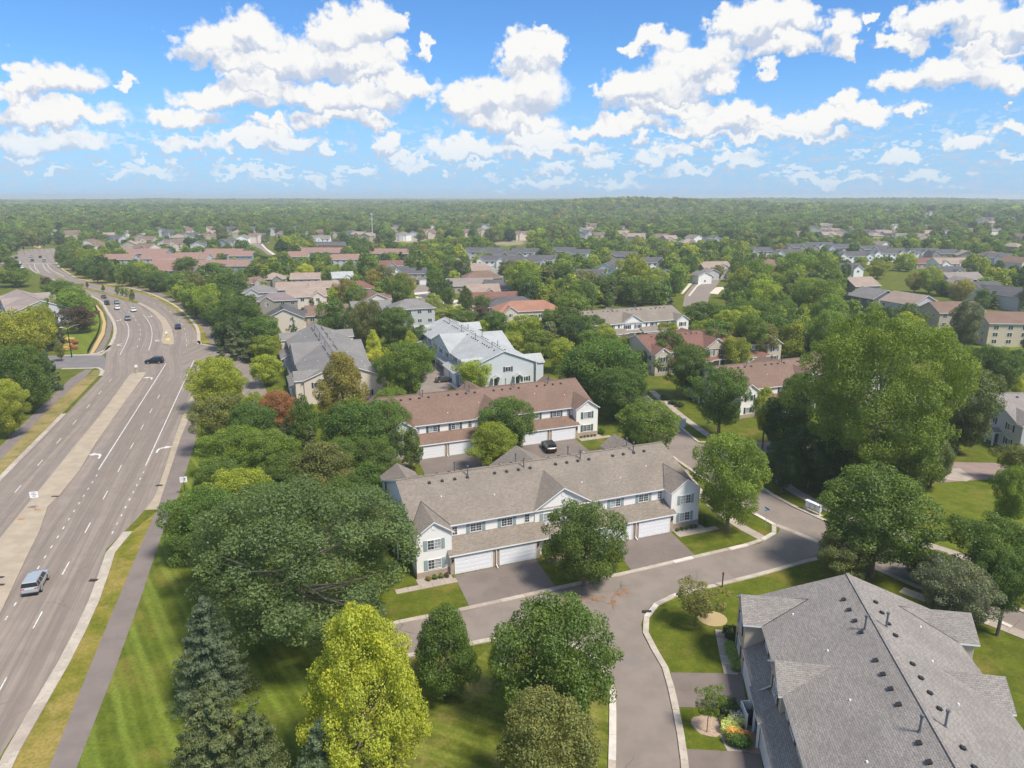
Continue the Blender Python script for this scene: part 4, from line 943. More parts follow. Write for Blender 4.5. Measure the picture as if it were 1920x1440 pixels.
# centre right
H('tan and blue-grey house above the curved street', 1337, 490, 9, 17, 12, 14, W_LGR, TANR, gables=(4,), group=G2)
H('small white gabled house left of the curved street', 1315, 508, 6.5, 8, 8, 108, W_WHT, RF_GR2, gables=(), garage=False, group=G2)
H('small blue gabled house beside the white one', 1331, 503, 6.2, 7, 8, 108, W_LGR, MATS['shingles_ash'], gables=(), garage=False, group=G2)
H('tan hip roofed house between tall trees', 1443, 486, 9, 16, 13, 10, W_TAN, RF_BRN, 'hip', gables=(), garage=False, group=G2)
H('dark brown gabled house among trees right of centre', 1238, 503, 8.5, 13, 13, 110, W_TAU, RF_DRK, gables=(), garage=False, group=G2)
# dark roofed rows of townhouses
ORD = ['first','second','third','fourth','fifth','sixth','seventh','eighth','ninth','tenth','eleventh','twelfth','thirteenth','fourteenth','fifteenth','sixteenth','seventeenth','eighteenth','nineteenth','twentieth']
ordn = lambda k: ORD[k] if k < 20 else '%dth' % (k + 1)
rows_ = 0
GR_D = 'dark roofed townhouse rows with white gables'
rows = [(908,464,36,-6),(948,469,30,-6),(985,465,26,-4),(940,479,38,-4),(985,481,34,0),(1016,478,24,4),(1058,463,22,-8),(1085,467,24,-4),(1088,504,32,-6),(1140,491,22,70),(1168,471,26,0),(1214,482,24,4),
        (1430,463,26,4),(1481,467,26,0),(1500,457,30,2),(1536,454,30,6),(1573,457,24,4),(1600,471,26,0),(1634,460,34,3),(1660,467,26,6),(1686,465,20,0),(1727,465,32,0),(1768,467,26,4)]
rows.sort()
for i, (px, py, w, yw) in enumerate(rows):
    n = 2 if w > 28 else 1
    house('%s of the charcoal roofed townhouse rows with white gables, counted from the left' % ordn(i), px, py, 8.6, w * .74, 11, yw, [W_LGR, W_WHT, W_TAU, W_WHT][i % 4], RF_DRK, gables=tuple(np.linspace(-w * .34, w * .34, n + 1)), garage=False, det=1, name='townhouse', group=GR_D)
GR_R = 'reddish roofed townhouse rows beyond the highway trees'
rr = [(225,476,20,2),(272,466,34,1),(330,475,44,0),(330,495,26,-4),(372,473,30,4),(392,487,50,0),(425,466,30,-4),(455,470,16,0),(322,486,22,0),(600,464,34,-3),(645,476,20,10),(735,466,34,-6),(560,471,14,4)]
LB = surf('blue_grey_wall', (.26,.32,.36))
for i, (px, py, w, yw) in enumerate(rr):
    house('long townhouse row under a flat reddish roof, number %d in the list from the highway rightwards' % (i + 1) if False else 'reddish roofed townhouse row, %s' % ['first right of the highway trees','behind the first one','long middle one','low one with blue wall','right of the long middle one','frontmost long one','upper right one beside the side road','short one at the side road','half hidden by a spruce','behind the big dark tree','partly behind trees at centre left','right of the tall mast','small one left of the big dark tree'][i], px, py, 8.0, w, 12, yw, LB if i % 2 else W_LGR, surf('reddish_roof', (.30,.185,.15), (.25,.15,.12), scale=.5), gables=(), garage=False, det=1, name='townhouse', group=GR_R, rise=3.2)
house('red brick building with white garage doors near the mast', 622, 453, 6, 34, 10, 0, surf('red_brick_wall', (.38,.14,.10)), RF_DRK, gables=(), garage=True, name='building', group=G3)
far = [(168,448,1),(186,452,1),(128,432,0),(98,430,3),(143,431,0),(188,428,0),(218,441,2),(207,436,0),(243,451,0),(276,443,1),(241,432,3),(300,427,2),(309,448,2),(275,456,1),(268,437,0),
       (345,422,0),(362,426,1),(357,436,2),(370,452,2),(390,438,0),(393,423,1),(430,424,2),(427,447,2),(404,432,0),(478,424,2),(482,437,1),(510,426,2),(528,432,0),(553,423,2),(600,430,1),(628,434,0),(602,441,3),(333,439,0),(327,449,1),(445,431,0),(455,440,3),(575,433,0),(320,430,2),
       (755,434,3),(774,433,2),(812,431,1),(875,429,1),(673,434,0),(690,436,0),(657,432,2),(978,433,1),(1168,432,0),(1194,437,0),(1255,441,0),(1240,438,1),(1302,440,3),(1336,441,2),(1290,447,0),(1100,417,1),
       (1338,391,3),(1350,394,3),(1373,394,3),(1366,391,3),(1493,417,0),(1543,418,0),(1557,419,3),(1650,452,3),(1740,431,0),(1773,430,3),(1823,427,0),(1857,427,3),(1877,427,3),(1708,419,0),(1738,420,0),(1860,470,0),(1900,455,0),(1874,474,2),(1908,481,1),(1912,437,0),(1793,416,1),(1620,416,0),(1640,418,1),(1680,418,0),
       (1820,391,3),(1808,397,3),(1826,395,3),(1850,387,0),(1795,393,0),(1740,386,0),(1700,388,0),(1760,389,1),(1480,379,3),(1465,380,0),(1893,387,0),(1905,389,0)]
WL = [W_TAN, W_CRM, W_LGR, W_WHT]; RL = [TANR, RF_BRN, RF_DRK, RF_TAN]
for cx_, cy_, sx_, sy_, n_ in ((1700,392,120,6,26),(1850,402,50,8,14),(1560,425,70,8,12),(1480,390,60,5,6),(1100,428,90,8,8),(900,420,60,6,4),(1660,432,80,6,8),(760,425,60,6,3),(560,408,60,5,3)):
    for _ in range(n_):
        px_, py_ = random.gauss(cx_, sx_ * .5), random.gauss(cy_, sy_ * .6)
        if 377 < py_ < 445 and px_ < 1915: far.append((round(px_), py_, random.choice([0, 0, 1, 2, 3])))
far.sort()
ORD = ['first','second','third','fourth','fifth','sixth','seventh','eighth','ninth','tenth','eleventh','twelfth','thirteenth','fourteenth','fifteenth','sixteenth','seventeenth','eighteenth','nineteenth','twentieth']
ordn = lambda k: ORD[k] if k < 20 else '%dth' % (k + 1)
CN = ['tan roofed', 'brown roofed', 'charcoal roofed', 'pale walled']
cnt = {}

for px, py, c in far:
    band_ = 'in the left skyline estate' if px < 640 else 'below the central woods' if px < 1270 else 'at the far right' if px > 1600 else 'below the right-hand hill'
    k = cnt[(c, band_)] = cnt.get((c, band_), 0) + 1
    ap = 9.5; fr = random.uniform(0, 1); s_ = 1.0
    house('%s from the left of the distant %s houses %s' % (ordn(k - 1), CN[c], band_), px, py, ap, random.uniform(13, 17), random.uniform(10, 12), random.choice([-20, 5, 20, 75, 100, 110]), WL[c], RL[c] if c else random.choice([TANR, RF_BRN]), random.choice(['gable', 'hip', 'gable']), gables=(random.uniform(-3, 3),), garage=fr > .3, det=1 if py > 440 else 0, group=G3)
# farther streets and clearings
sheet('street', [(1284,553),(1298,536),(1316,525),(1340,519),(1362,516),(1368,519),(1350,526),(1345,534),(1336,545),(1330,556),(1325,575),(1280,575)], .03, STR)
sheet('sidewalk', [(1281,551),(1296,534),(1315,523.5),(1340,517.5),(1362,515),(1362,513),(1338,515.5),(1312,521.5),(1292,531),(1276,551)][::1], .05, surf('pale_concrete', (.62,.55,.45)))
PCON = MATS['pale_concrete']
sheet('sidewalk', [(1294,555),(1308,537),(1322,528),(1345,522),(1345,521),(1321,526.5),(1306,535),(1290,555)], .06, PCON)
sheet('driveway', [(1330,550),(1342,539),(1360,537),(1372,540),(1362,543),(1354,543),(1346,552)], .05, PCON)
BGR = MATS['bright_grass']
sheet('lawn', [(1260,560),(1272,545),(1292,531),(1312,521),(1290,519),(1262,527),(1250,545)], .01, BGR)
sheet('street', [(775,545),(790,528),(815,530),(830,548),(850,560),(880,575),(840,598),(800,575)], .03, STR)
for q in ([(776,549),(812,546),(812,549),(778,553)], [(778,556),(820,551),(822,554),(782,560)], [(828,568),(858,562),(860,566),(835,572)], [(832,576),(862,570),(886,568),(886,573),(850,578),(838,582)], [(866,585),(900,578),(930,573),(930,578),(900,586),(872,592)], [(872,574),(884,582),(878,583),(866,576)]): sheet('driveway', q, .06, PCON)
sheet('lawn', [(766,528),(795,524),(800,535),(770,536)], .02, BGR); sheet('lawn', [(870,577),(895,573),(905,580),(880,584)], .02, BGR)
sheet('street', [(466,456),(478,452),(500,449),(508,451),(490,456),(498,466),(512,478),(505,480),(490,468)], .03, STR)
sheet('sidewalk', [(492,457),(500,466),(517,477),(512,478.5),(497,467),(489,458)], .05, PCON)
sheet('field', [(925,459),(928,447),(950,441),(990,443),(1000,452),(975,459),(950,461)], .03, surf('dry_field', (.30,.25,.14), (.20,.19,.10), scale=.05, coord='Object'))
DF = MATS['dry_field']
sheet('field', [(720,448),(745,443),(800,445),(800,453),(765,455),(730,452)], .03, surf('sandy_field', (.42,.34,.24), (.30,.26,.16), scale=.06, coord='Object'))
sheet('field', [(60,446),(120,447),(118,460),(100,458),(80,452)], .03, DF)
sheet('lawn', [(1835,665),(1830,640),(1870,630),(1940,640),(1960,700),(1900,690),(1870,678)], .012, BGR)
sheet('lawn', [(1700,1010),(1720,930),(1760,890),(1830,915),(1930,930),(1960,1070),(1880,1050),(1800,1035)], .008, grass_mat('park_grass', (.098,.125,.013), (.135,.165,.017), (.21,.18,.04), .5, stripe=(R(20), 5, .12)))
# parking court between the two long rows
sheet('street', [(800,760),(860,715),(850,690),(815,680),(780,700),(740,735),(690,770),(760,790)], .02, STR)
sheet('driveway', [(838,716),(858,697),(905,705),(905,722),(868,734)], .03, STR)
sheet('kerb', [(834,714),(838,712),(866,731),(858,733)], .06, CON2)
sheet('lawn', [(850,735),(905,722),(925,726),(910,745),(870,748)], .03, GR)
sheet('street', [(455,690),(485,690),(500,735),(500,760),(470,760),(452,735)], .02, HWY)
sheet('street', [(640,720),(700,700),(740,670),(800,640),(780,630),(700,670),(620,700)], .014, STR)
sheet('driveway', [(784,863),(905,846),(960,880),(960,935),(820,935)], .019, DRV)
sheet('driveway', [(982,834),(1076,821),(1110,850),(1130,900),(1000,900),(960,880)], .019, DRV)
sheet('street', [(800,925),(960,925),(1130,900),(1290,880),(1300,910),(1130,930),(900,960),(800,960)], .014, STR)
# drives of the lower-right row
sheet('driveway', [(1258,1261),(1393,1263),(1399,1328),(1270,1326)], .019, DRV)
sheet('driveway', [(1279,1404),(1426,1412),(1440,1500),(1284,1500)], .019, DRV)
c7_ = lambda x, y: (1240 + x * .35417, 1040 + y * .35417)
sheet('patio', [c7_(450,920), c7_(540,880), c7_(545,1055), c7_(465,1050)], .02, surf('brown_patio', (.34,.235,.165), (.28,.2,.14), scale=1))
sheet('gravel_bed', [c7_(305,850), c7_(360,840), c7_(470,900), c7_(465,1045), c7_(350,1040), c7_(300,940)], .016, GRAVEL)
sheet('gravel_bed', [c7_(345,440), c7_(420,470), c7_(432,640), c7_(400,630), c7_(350,500)], .016, GRAVEL)
walk([c7_(318,400), c7_(335,500), c7_(368,635)], 1.3, 1.5)
m_ = MB(); x, y = at(*c7_(245,905)); m_.poly([(x + 1.35 * math.cos(t) * (1 + .1 * math.sin(3 * t)), y + 1.35 * math.sin(t) * (1 + .08 * math.cos(5 * t)), .02) for t in np.linspace(0, 6.28, 20)[:-1]])
tag(m_.build('mulch_ring', surf('pale_mulch', (.44,.33,.25), (.34,.24,.17), scale=4)), kind='structure')
m_ = MB(); x, y = at(1336, 1160); m_.poly([(x + 1.6 * math.cos(t), y + 1.5 * math.sin(t), .02) for t in np.linspace(0, 6.28, 16)[:-1]]); tag(m_.build('mulch_ring', surf('straw', (.40,.30,.16))), kind='structure')
# beds beside the front rows
def loc1(u, v, o=o1, yaw=21.6):
    a = R(yaw); return (o[0] + u * math.cos(a) - v * math.sin(a), o[1] + u * math.sin(a) + v * math.cos(a))
for oo, yy in ((o1, 21.6), (o2, 21.84)):
    sheet('gravel_bed', [loc1(u, v, oo, yy) for u, v in ((-20.6,-10.2),(-16.3,-10.2),(-16.3,-11.6),(-20.6,-11.6))], .016, GRAVEL, world=True)
    sheet('gravel_bed', [loc1(u, v, oo, yy) for u, v in ((15.8,-10.2),(20.6,-10.2),(20.6,-11.6),(15.8,-11.6))], .016, GRAVEL, world=True)
    slabs('sidewalk', 'paving_slab', [loc1(-23.5, -12.1, oo, yy), loc1(-16.0, -12.1, oo, yy)], 1.0, .05, 1.5, SIDE, z=.004)
    slabs('sidewalk', 'paving_slab', [loc1(15.6, -12.1, oo, yy), loc1(22.2, -12.1, oo, yy)], 1.0, .05, 1.5, SIDE, z=.004)
sheet('gravel_bed', [loc1(-4.3,-11.0), loc1(-2.6,-11.0), loc1(3.2,-11.0), loc1(3.8,-13.2), loc1(-3.6,-13.2)] if True else [], .014, MULCH, world=True)
# ------------------------------------------------------------------ trees
rng = np.random.default_rng(11)
def leaf_material(name, inst=False, gloss=.025):
    m = bpy.data.materials.new(name); m.use_nodes = True; t = NT(m.node_tree); m.node_tree.nodes.clear()
    if inst:
        a = t.new('ShaderNodeAttribute', attribute_type='INSTANCER', attribute_name='col'); base = a.outputs['Color']
    else:
        a = t.new('ShaderNodeObjectInfo'); base = a.outputs['Color']
    ti = t.new('ShaderNodeAttribute', attribute_type='GEOMETRY', attribute_name='tint')
    k = t.m('MULTIPLY_ADD', ti.outputs['Fac'], 1.6, 1.02)
    c = t.v('SCALE', base, scale=k)
    yl = t.mix(t.ramp(ti.outputs['Fac'], .45, .95, 0, .55), c, t.v('MULTIPLY', base, (2.0, 1.55, .85)))
    d = t.new('ShaderNodeBsdfDiffuse'); t.l.new(yl, d.inputs[0])
    tr = t.new('ShaderNodeBsdfTranslucent'); t.l.new(t.v('MULTIPLY', yl, (1.35, 1.5, .6)), tr.inputs[0])
    mx = t.new('ShaderNodeMixShader'); mx.inputs[0].default_value = .36; t.l.new(d.outputs[0], mx.inputs[1]); t.l.new(tr.outputs[0], mx.inputs[2])
    gl = t.new('ShaderNodeBsdfGlossy'); gl.inputs['Roughness'].default_value = .55; gl.inputs[0].default_value = (.9, .95, .9, 1)
    m2 = t.new('ShaderNodeMixShader'); m2.inputs[0].default_value = gloss; t.l.new(mx.outputs[0], m2.inputs[1]); t.l.new(gl.outputs[0], m2.inputs[2])
    o = t.new('ShaderNodeOutputMaterial'); t.l.new(m2.outputs[0], o.inputs[0]); return m
LEAF, LEAFI = leaf_material('foliage'), leaf_material('foliage_mass', True)
BARK = surf('bark', (.13,.10,.08), (.22,.18,.145), scale=3, rough=1, stretch=(4, 4, .6), coord='Object')
BARKL = surf('pale_bark', (.30,.26,.22), (.20,.17,.14), scale=3, rough=1, coord='Object')

def leaves_mesh(name, P, N, size, tint, mat, asp=1.5):
    n = len(P)
    N = N / np.maximum(1e-6, np.linalg.norm(N, axis=1, keepdims=True))
    A = np.cross(N, rng.normal(size=(n, 3))); A /= np.maximum(1e-6, np.linalg.norm(A, axis=1, keepdims=True)); B = np.cross(N, A)
    s = size[:, None]
    V = np.stack([P - A * s * asp * .5, P - B * s * .42 + N * s * .08, P + A * s * asp * .5, P + B * s * .42 + N * s * .08], 1).reshape(-1, 3)
    me = bpy.data.meshes.new(name); me.vertices.add(4 * n); me.vertices.foreach_set('co', V.astype(np.float32).ravel())
    me.loops.add(4 * n); me.loops.foreach_set('vertex_index', np.arange(4 * n, dtype=np.int32))
    me.polygons.add(n); me.polygons.foreach_set('loop_start', np.arange(0, 4 * n, 4, dtype=np.int32))
    try: me.polygons.foreach_set('loop_total', np.full(n, 4, np.int32))
    except Exception: pass
    at_ = me.attributes.new('tint', 'FLOAT', 'POINT'); at_.data.foreach_set('value', np.repeat(tint, 4).astype(np.float32))
    me.materials.append(mat); me.update(); me.validate(); return me
def prof(z, kind):                               # radius of the crown at height z in -1..1
    z = np.clip(z, -1, 1)
    if kind == 'round': return np.sqrt(np.maximum(0, 1 - z * z)) ** .85
    if kind == 'ovoid': return np.where(z > -.35, np.clip(1 - (z + .35) / 1.35, 0, 1) ** .47, np.sqrt(np.maximum(0, 1 - ((z + .35) / .65) ** 2)))
    if kind == 'cone': return np.clip((1 - (z + .8) / 1.8), 0, 1) ** .8 * np.where(z < -.8, np.clip((z + 1) / .2, 0, 1) ** .5, 1)
    if kind == 'flat': return np.sqrt(np.maximum(0, 1 - np.abs(z) ** 3))
    if kind == 'vase': return np.where(z > .15, np.sqrt(np.maximum(0, 1 - ((z - .15) / .85) ** 2)), .45 + .55 * np.clip((z + 1) / 1.15, 0, 1))
def crown_lumps(seed, nl, kind, rl=(.17, .30), rough=.13):
    r = np.random.default_rng(seed); C = []; RR = []
    tries = 0
    while len(C) < nl and tries < nl * 60:
        tries += 1
        z = r.uniform(-.92, .93); a = r.uniform(0, 2 * math.pi); rr = r.uniform(*rl)
        lob = 1 + rough * math.sin(2 * a + seed) + rough * .8 * math.sin(3 * a + seed * 1.7 + 2 * z) + rough * .7 * math.sin(5 * a - seed + 4 * z)
        R_ = float(prof(np.array(z), kind)) * lob
        q = max(0, R_ - rr * .85) * r.uniform(.72, 1.0) if r.random() < .82 else R_ * r.uniform(.1, .6)
        c = np.array([q * math.cos(a), q * math.sin(a), z * (1 - rr * .55)])
        if all(np.linalg.norm(c - d) > .42 * (rr + e) * (1.0 if tries < nl * 25 else .6) for d, e in zip(C, RR)): C.append(c); RR.append(rr)
    return np.array(C), np.array(RR)
def broadleaf(name, seed, nl, n, leaf, kind='round', rl=(.17, .30), rough=.13, mat=None, up=.35, jit=.75, inner=.20):
    C, RR = crown_lumps(seed, nl, kind, rl, rough); r = np.random.default_rng(seed + 99)
    w = RR ** 2; idx = r.choice(len(C), n, p=w / w.sum())
    D_ = r.normal(size=(n, 3)); out = C[idx] / np.maximum(.2, np.linalg.norm(C[idx], axis=1, keepdims=True)); D_ = D_ / np.linalg.norm(D_, axis=1, keepdims=True)
    D_ = D_ + out * .45; D_ /= np.linalg.norm(D_, axis=1, keepdims=True)
    sub = r.normal(size=(len(C), 7, 3)); sub /= np.linalg.norm(sub, axis=2, keepdims=True)         # each lump is itself knobbly
    dots = np.einsum('nk,njk->nj', D_, sub[idx]); kn = .86 + .2 * np.clip((dots.max(1) - .55) / .45, 0, 1)
    rad = RR[idx] * kn * np.where(r.random(n) < .3, r.uniform(.3, 1, n), r.uniform(.78, 1.13, n))
    P = C[idx] + D_ * rad[:, None] * np.array([1, 1, .86])
    N = D_ * .9 + np.array([0, 0, up]) + r.normal(size=(n, 3)) * jit
    fill_ = r.random(n) < inner                                           # leaves within the crown, so that it is not a hollow shell
    zf = r.uniform(-.9, .86, n); af = r.uniform(0, 2 * math.pi, n); qf = prof(zf, kind) * np.sqrt(r.random(n)) * .84
    P = np.where(fill_[:, None], np.stack([qf * np.cos(af), qf * np.sin(af), zf * .9], 1), P)
    N = np.where(fill_[:, None], P * .5 + np.array([0, 0, .6]) + r.normal(size=(n, 3)) * .7, N)
    lt = r.uniform(.0, 1.0, len(C)); tint = np.clip(lt[idx] * .5 + r.uniform(0, 1, n) * .4 + .1 * (kn - .86) / .2, 0, 1)
    return leaves_mesh(name, P, N, leaf * r.uniform(.6, 1.35, n), tint, mat or LEAF), C, RR
def limb_mesh(name, C, RR, seed, mat, trunk=.07, zb=-1.6, nb=14, fork=-.55):
    """unit trunk and limbs: the crown is the unit ball, the trunk foot stands at zb"""
    r = random.Random(seed); mb = MB(); top = Vector((0, 0, .55)); p = Vector((0, 0, zb)); q = Vector((r.uniform(-.03, .03), r.uniform(-.03, .03), fork))
    mb.tube(p, (p.x, p.y, zb + .08), trunk * 1.5, trunk, n=9, cap=False); mb.tube((p.x, p.y, zb + .08), q, trunk, trunk * .8, n=9, cap=False); mb.tube(q, top, trunk * .8, trunk * .2, n=7, cap=False)
    ids = list(range(len(C))); r.shuffle(ids)
    for i in ids[:nb]:
        c = Vector(C[i]); s = q.lerp(top, max(0, min(1, (c.z - fork) / 1.4 * .55 + r.uniform(-.05, .1)))); m = s.lerp(c, .5) + Vector((0, 0, -.06)); e = s.lerp(c, .95)
        mb.tube(s, m, trunk * .42, trunk * .26, n=5, cap=False); mb.tube(m, e, trunk * .26, trunk * .07, n=5, cap=False)
    return mb.mesh(name, mat)
def spruce(name, seed, n, leaf, mat=None, spread=1.1):
    r = np.random.default_rng(seed); P = []; N = []; T = []; S = []
    nb = max(60, n // 170); per = n // nb
    for b in range(nb):
        z0 = 1 - 2 * (r.random() ** .72) ; z0 = float(np.clip(z0, -.97, .97)); a = r.uniform(0, 2 * math.pi)
        R_ = (1 - (z0 + 1) / 2) ** .66 * r.uniform(.80, 1.12) * spread + .03
        t = r.random(per) ** .7; d = np.array([math.cos(a), math.sin(a), 0]); sd = np.array([-math.sin(a), math.cos(a), 0])
        wdt = .30 * R_ * (1 - t * .75) + .015
        lat = r.uniform(-1, 1, per) * wdt
        zz = z0 - .20 * R_ * np.sin(t * 2.2) + .05 * R_ * t - np.abs(r.normal(size=per)) * .028 - np.abs(lat) * .18
        pts = d * (t * R_)[:, None] + sd * lat[:, None]; pts[:, 2] = zz
        nn = np.array([0, 0, .7]) + d * .55 + r.normal(size=(per, 3)) * .55
        tb = r.uniform(.15, .75); P.append(pts); N.append(nn); T.append(np.clip(tb * .6 + .35 * t + r.uniform(-.15, .15, per), 0, 1)); S.append(leaf * r.uniform(.6, 1.3, per))
    return leaves_mesh(name, np.concatenate(P), np.concatenate(N), np.concatenate(S), np.concatenate(T), mat or LEAF, asp=2.3)
LIB = {}
def add_kind(key, fn, hi, mid, low_):
    LIB[key] = (hi, mid, low_)
def mkset(kind, seeds, nl, n, leaf, rl, rough, nb=14, bark=BARK, trunk=.065, zb=-1.75, **kw):
    out = []
    for s in seeds:
        me, C, RR = broadleaf('crown', s, nl, n, leaf, kind, rl, rough, **kw); out.append((me, limb_mesh('trunk', C, RR, s, bark, trunk, zb, nb)))
    return out
HI = dict(round=mkset('round', (1, 2, 3), 80, 36000, .030, (.14, .27), .13), ovoid=mkset('ovoid', (4, 5), 80, 36000, .030, (.13, .25), .11),
          vase=mkset('vase', (6, 7), 76, 36000, .030, (.13, .27), .19))
MID = dict(round=mkset('round', (11, 12, 13, 14), 44, 9500, .052, (.17, .31), .14, 6), ovoid=mkset('ovoid', (15, 16, 17), 42, 9500, .052, (.16, .3), .12, 6), vase=mkset('vase', (18, 19), 42, 9500, .052, (.16, .31), .18, 6))
LOW = dict(round=mkset('round', (21, 22, 23, 24, 25), 18, 1500, .125, (.26, .42), .16, 0), ovoid=mkset('ovoid', (26, 27, 28), 18, 1500, .125, (.25, .4), .14, 0), vase=mkset('vase', (29, 30), 18, 1500, .13, (.26, .42), .2, 0))
def cone_trunk(tr=.035):
    mb = MB(); mb.tube((0, 0, -1.08), (0, 0, .9), tr, .006, n=7, cap=False); return mb.mesh('trunk', BARK)
CT = cone_trunk()
HI['spruce'] = [(spruce('crown', 41, 44000, .024), CT), (spruce('crown', 42, 44000, .024), CT)]
MID['spruce'] = [(spruce('crown', 43, 6500, .062), CT), (spruce('crown', 44, 6500, .062), CT)]
LOW['spruce'] = [(spruce('crown', 45, 1500, .13), CT)]
for D_ in (MID, LOW): D_['pine'] = D_['vase']
oak = broadleaf('crown', 61, 170, 76000, .0185, 'flat', (.10, .19), .16, jit=.7, inner=.09)
HI['oak'] = [(oak[0], limb_mesh('trunk', oak[1], oak[2], 61, BARKL, .045, -1.35, 46, -.6))]
cw = broadleaf('crown', 62, 190, 95000, .0175, 'round', (.09, .19), .20, jit=.8, inner=.14)
HI['cottonwood'] = [(cw[0], limb_mesh('trunk', cw[1], cw[2], 62, BARKL, .04, -1.45, 40, -.75))]
mp = broadleaf('crown', 63, 150, 66000, .021, 'ovoid', (.085, .18), .13, jit=.7, inner=.18)
HI['maple'] = [(mp[0], limb_mesh('trunk', mp[1], mp[2], 63, BARK, .05, -1.35, 40, -.8))]
sp_ = broadleaf('crown', 64, 40, 5200, .05, 'vase', (.12, .24), .25, jit=.9)
HI['sapling'] = [(sp_[0], limb_mesh('trunk', sp_[1], sp_[2], 64, BARK, .035, -2.0, 20, -.9))]

COLR = dict(G=(.070,.108,.021), D=(.038,.064,.018), M=(.104,.146,.024), Y=(.165,.192,.024), L=(.235,.25,.028), O=(.105,.112,.032), B=(.082,.112,.066),
            S=(.092,.112,.048), R=(.22,.10,.045), A=(.165,.145,.034), V=(.175,.185,.028), P=(.075,.050,.036), W=(.105,.120,.068), K=(.078,.102,.034))
CNAME = dict(G='green', D='dark green', M='mid green', Y='yellow-green', V='golden green', L='bright yellow', O='olive', B='blue-grey', S='deep green', R='red-orange', A='autumn-tinged', P='purple-brown', W='grey-green', K='dull green')
SPN = dict(round='round tree', ovoid='egg-shaped tree', vase='spreading tree', spruce='spruce', oak='oak', cottonwood='cottonwood', maple='maple', sapling='young tree', pine='pine')
OBN = dict(round='deciduous_tree', ovoid='deciduous_tree', vase='deciduous_tree', spruce='spruce_tree', oak='oak_tree', cottonwood='cottonwood_tree', maple='maple_tree', sapling='young_tree', pine='pine_tree')
TREES = []
def solve(px, py, w, h, cl=None):
    zc = 4.0; rz = 3.0
    for _ in range(14):
        x, y = at(px, py, zc); d = proj(x, y, zc)[2]; rx = w / 2 * d / F; hh = h / 2 * d / F
        th = math.atan2(CH - zc, math.hypot(x, y))
        rz = math.sqrt(max(hh * hh - (rx * math.sin(th)) ** 2, (.5 * rx) ** 2)) / math.cos(th)
        c = cl if cl is not None else (.6 if rz < 2 else 1.2)
        zc = rz + c
    return x, y, zc, rx, rz, d
def add_zone(phrase, group, items):
    for it in items:
        px, py, w, h, sp, c = it[:6]; cl = it[6] if len(it) > 6 else None; lab = it[7] if len(it) > 7 else None
        if sp == 'spruce':                     # a cone: its box is apex to skirt
            x_, y_ = at(px, py, 3); th = math.atan2(CH - 3, math.hypot(x_, y_)); A_ = (h - w / 2 * math.sin(th)) / 2
            h2 = 2 * math.hypot(A_, w / 2 * math.sin(th)); py = py - h / 2 + A_; h = h2
        x, y, zc, rx, rz, d = solve(px, py, w, h, .15 if sp == 'spruce' and cl is None else cl)
        TREES.append(dict(px=px, py=py, x=x, y=y, zc=zc, rx=rx, rz=rz, d=d, sp=sp, c=c, zone=phrase, group=group, size=w * h, lab=lab))
add_zone('', 'trees nearest the camera', [
 (682,1302,266,336,'maple','L',1.5,'bright yellow maple at the bottom centre of the lawn'),
 (562,1046,376,306,'oak','K',2.0,'huge dull green oak with pale limbs left of the nearest white row'),
 (392,1236,146,226,'spruce','B',.2,'tall blue-grey spruce beside the mown lawn'),
 (402,1436,206,280,'spruce','S',.2,'wide green spruce with rusty top at the bottom edge'),
 (482,1466,176,250,'spruce','S',.2,'narrow spruce leaning against the rusty topped one'),
 (606,1476,156,226,'spruce','B',.2,'small blue-grey spruce left of the yellow maple'),
 (835,1212,134,160,'ovoid','G',1.0,'dark egg-shaped tree between the yellow maple and the driveway'),
 (1038,1236,214,236,'round','G',1.2,'tall dark green tree covering the parked vehicle'),
 (1026,1415,208,220,'round','O',1.2,'olive-green tree at the bottom edge beside the street'),
 (1097,1015,142,154,'round','G',.9,'dense egg-shaped tree in front of the nearest white row'),
 (1307,1122,98,76,'sapling','O',1.5,'open crabapple tree on the corner lawn'),
 (1330,1316,56,62,'sapling','M',1.6,'staked young tree in the mulch ring'),
 (1370,898,130,164,'vase','M',1.6,'bright green street tree with low branches right of the nearest row'),
 (1216,806,132,112,'vase','M',1.6,'yellowish green tree behind the right gable of the nearest row'),
 (1648,962,206,176,'round','G',3.0,'broad green tree over the street beyond the mailboxes'),
 (1590,1035,124,96,'vase','O',1.6,'olive low tree at the street corner by the grey roof'),
 (1650,732,250,286,'cottonwood','M',6.0,'giant cottonwood towering over the street trees'),
 (1575,725,116,180,'vase','G',5.0,'tall green tree merged with the left side of the cottonwood'),
 (950,790,100,92,'round','G',1.6,'green tree covering the middle gable of the brown roofed row'),
 (924,836,100,84,'vase','Y',1.2,'yellow-green tree in front of the brown roofed row'),
 (640,722,98,128,'ovoid','A',1.2,'tall autumn-tinged tree at the end of the grey roofed row'),
 (523,768,74,72,'round','R',1.5,'red-orange tree beside the cream row'),
 (405,714,104,88,'round','Y',1.2,'yellow-green round tree at the highway kerb'),
])
add_zone('in the grove between the highway trail and the white rows', 'trees of the grove beside the highway', [
 (416,790,104,100,'vase','O'),(470,800,90,90,'vase','G'),(440,842,120,90,'round','M'),(500,850,120,96,'round','M'),(412,905,110,96,'round','G'),(455,935,150,118,'vase','Y'),(382,975,140,130,'round','G'),
 (436,1030,160,140,'vase','G'),(540,892,110,90,'round','G'),(604,882,150,116,'ovoid','O'),(650,935,100,90,'round','G'),(690,900,70,70,'round','G'),(395,700,60,60,'spruce','B'),(568,785,52,92,'ovoid','G'),(540,812,30,64,'spruce','B'),(526,818,24,52,'spruce','B'),(582,825,40,66,'spruce','S'),
 (480,765,56,60,'round','Y'),(498,790,50,60,'ovoid','G'),(350,1010,70,70,'round','G'),(690,980,110,100,'round','K'),(500,960,120,110,'round','G'),(560,960,120,110,'vase','G')])
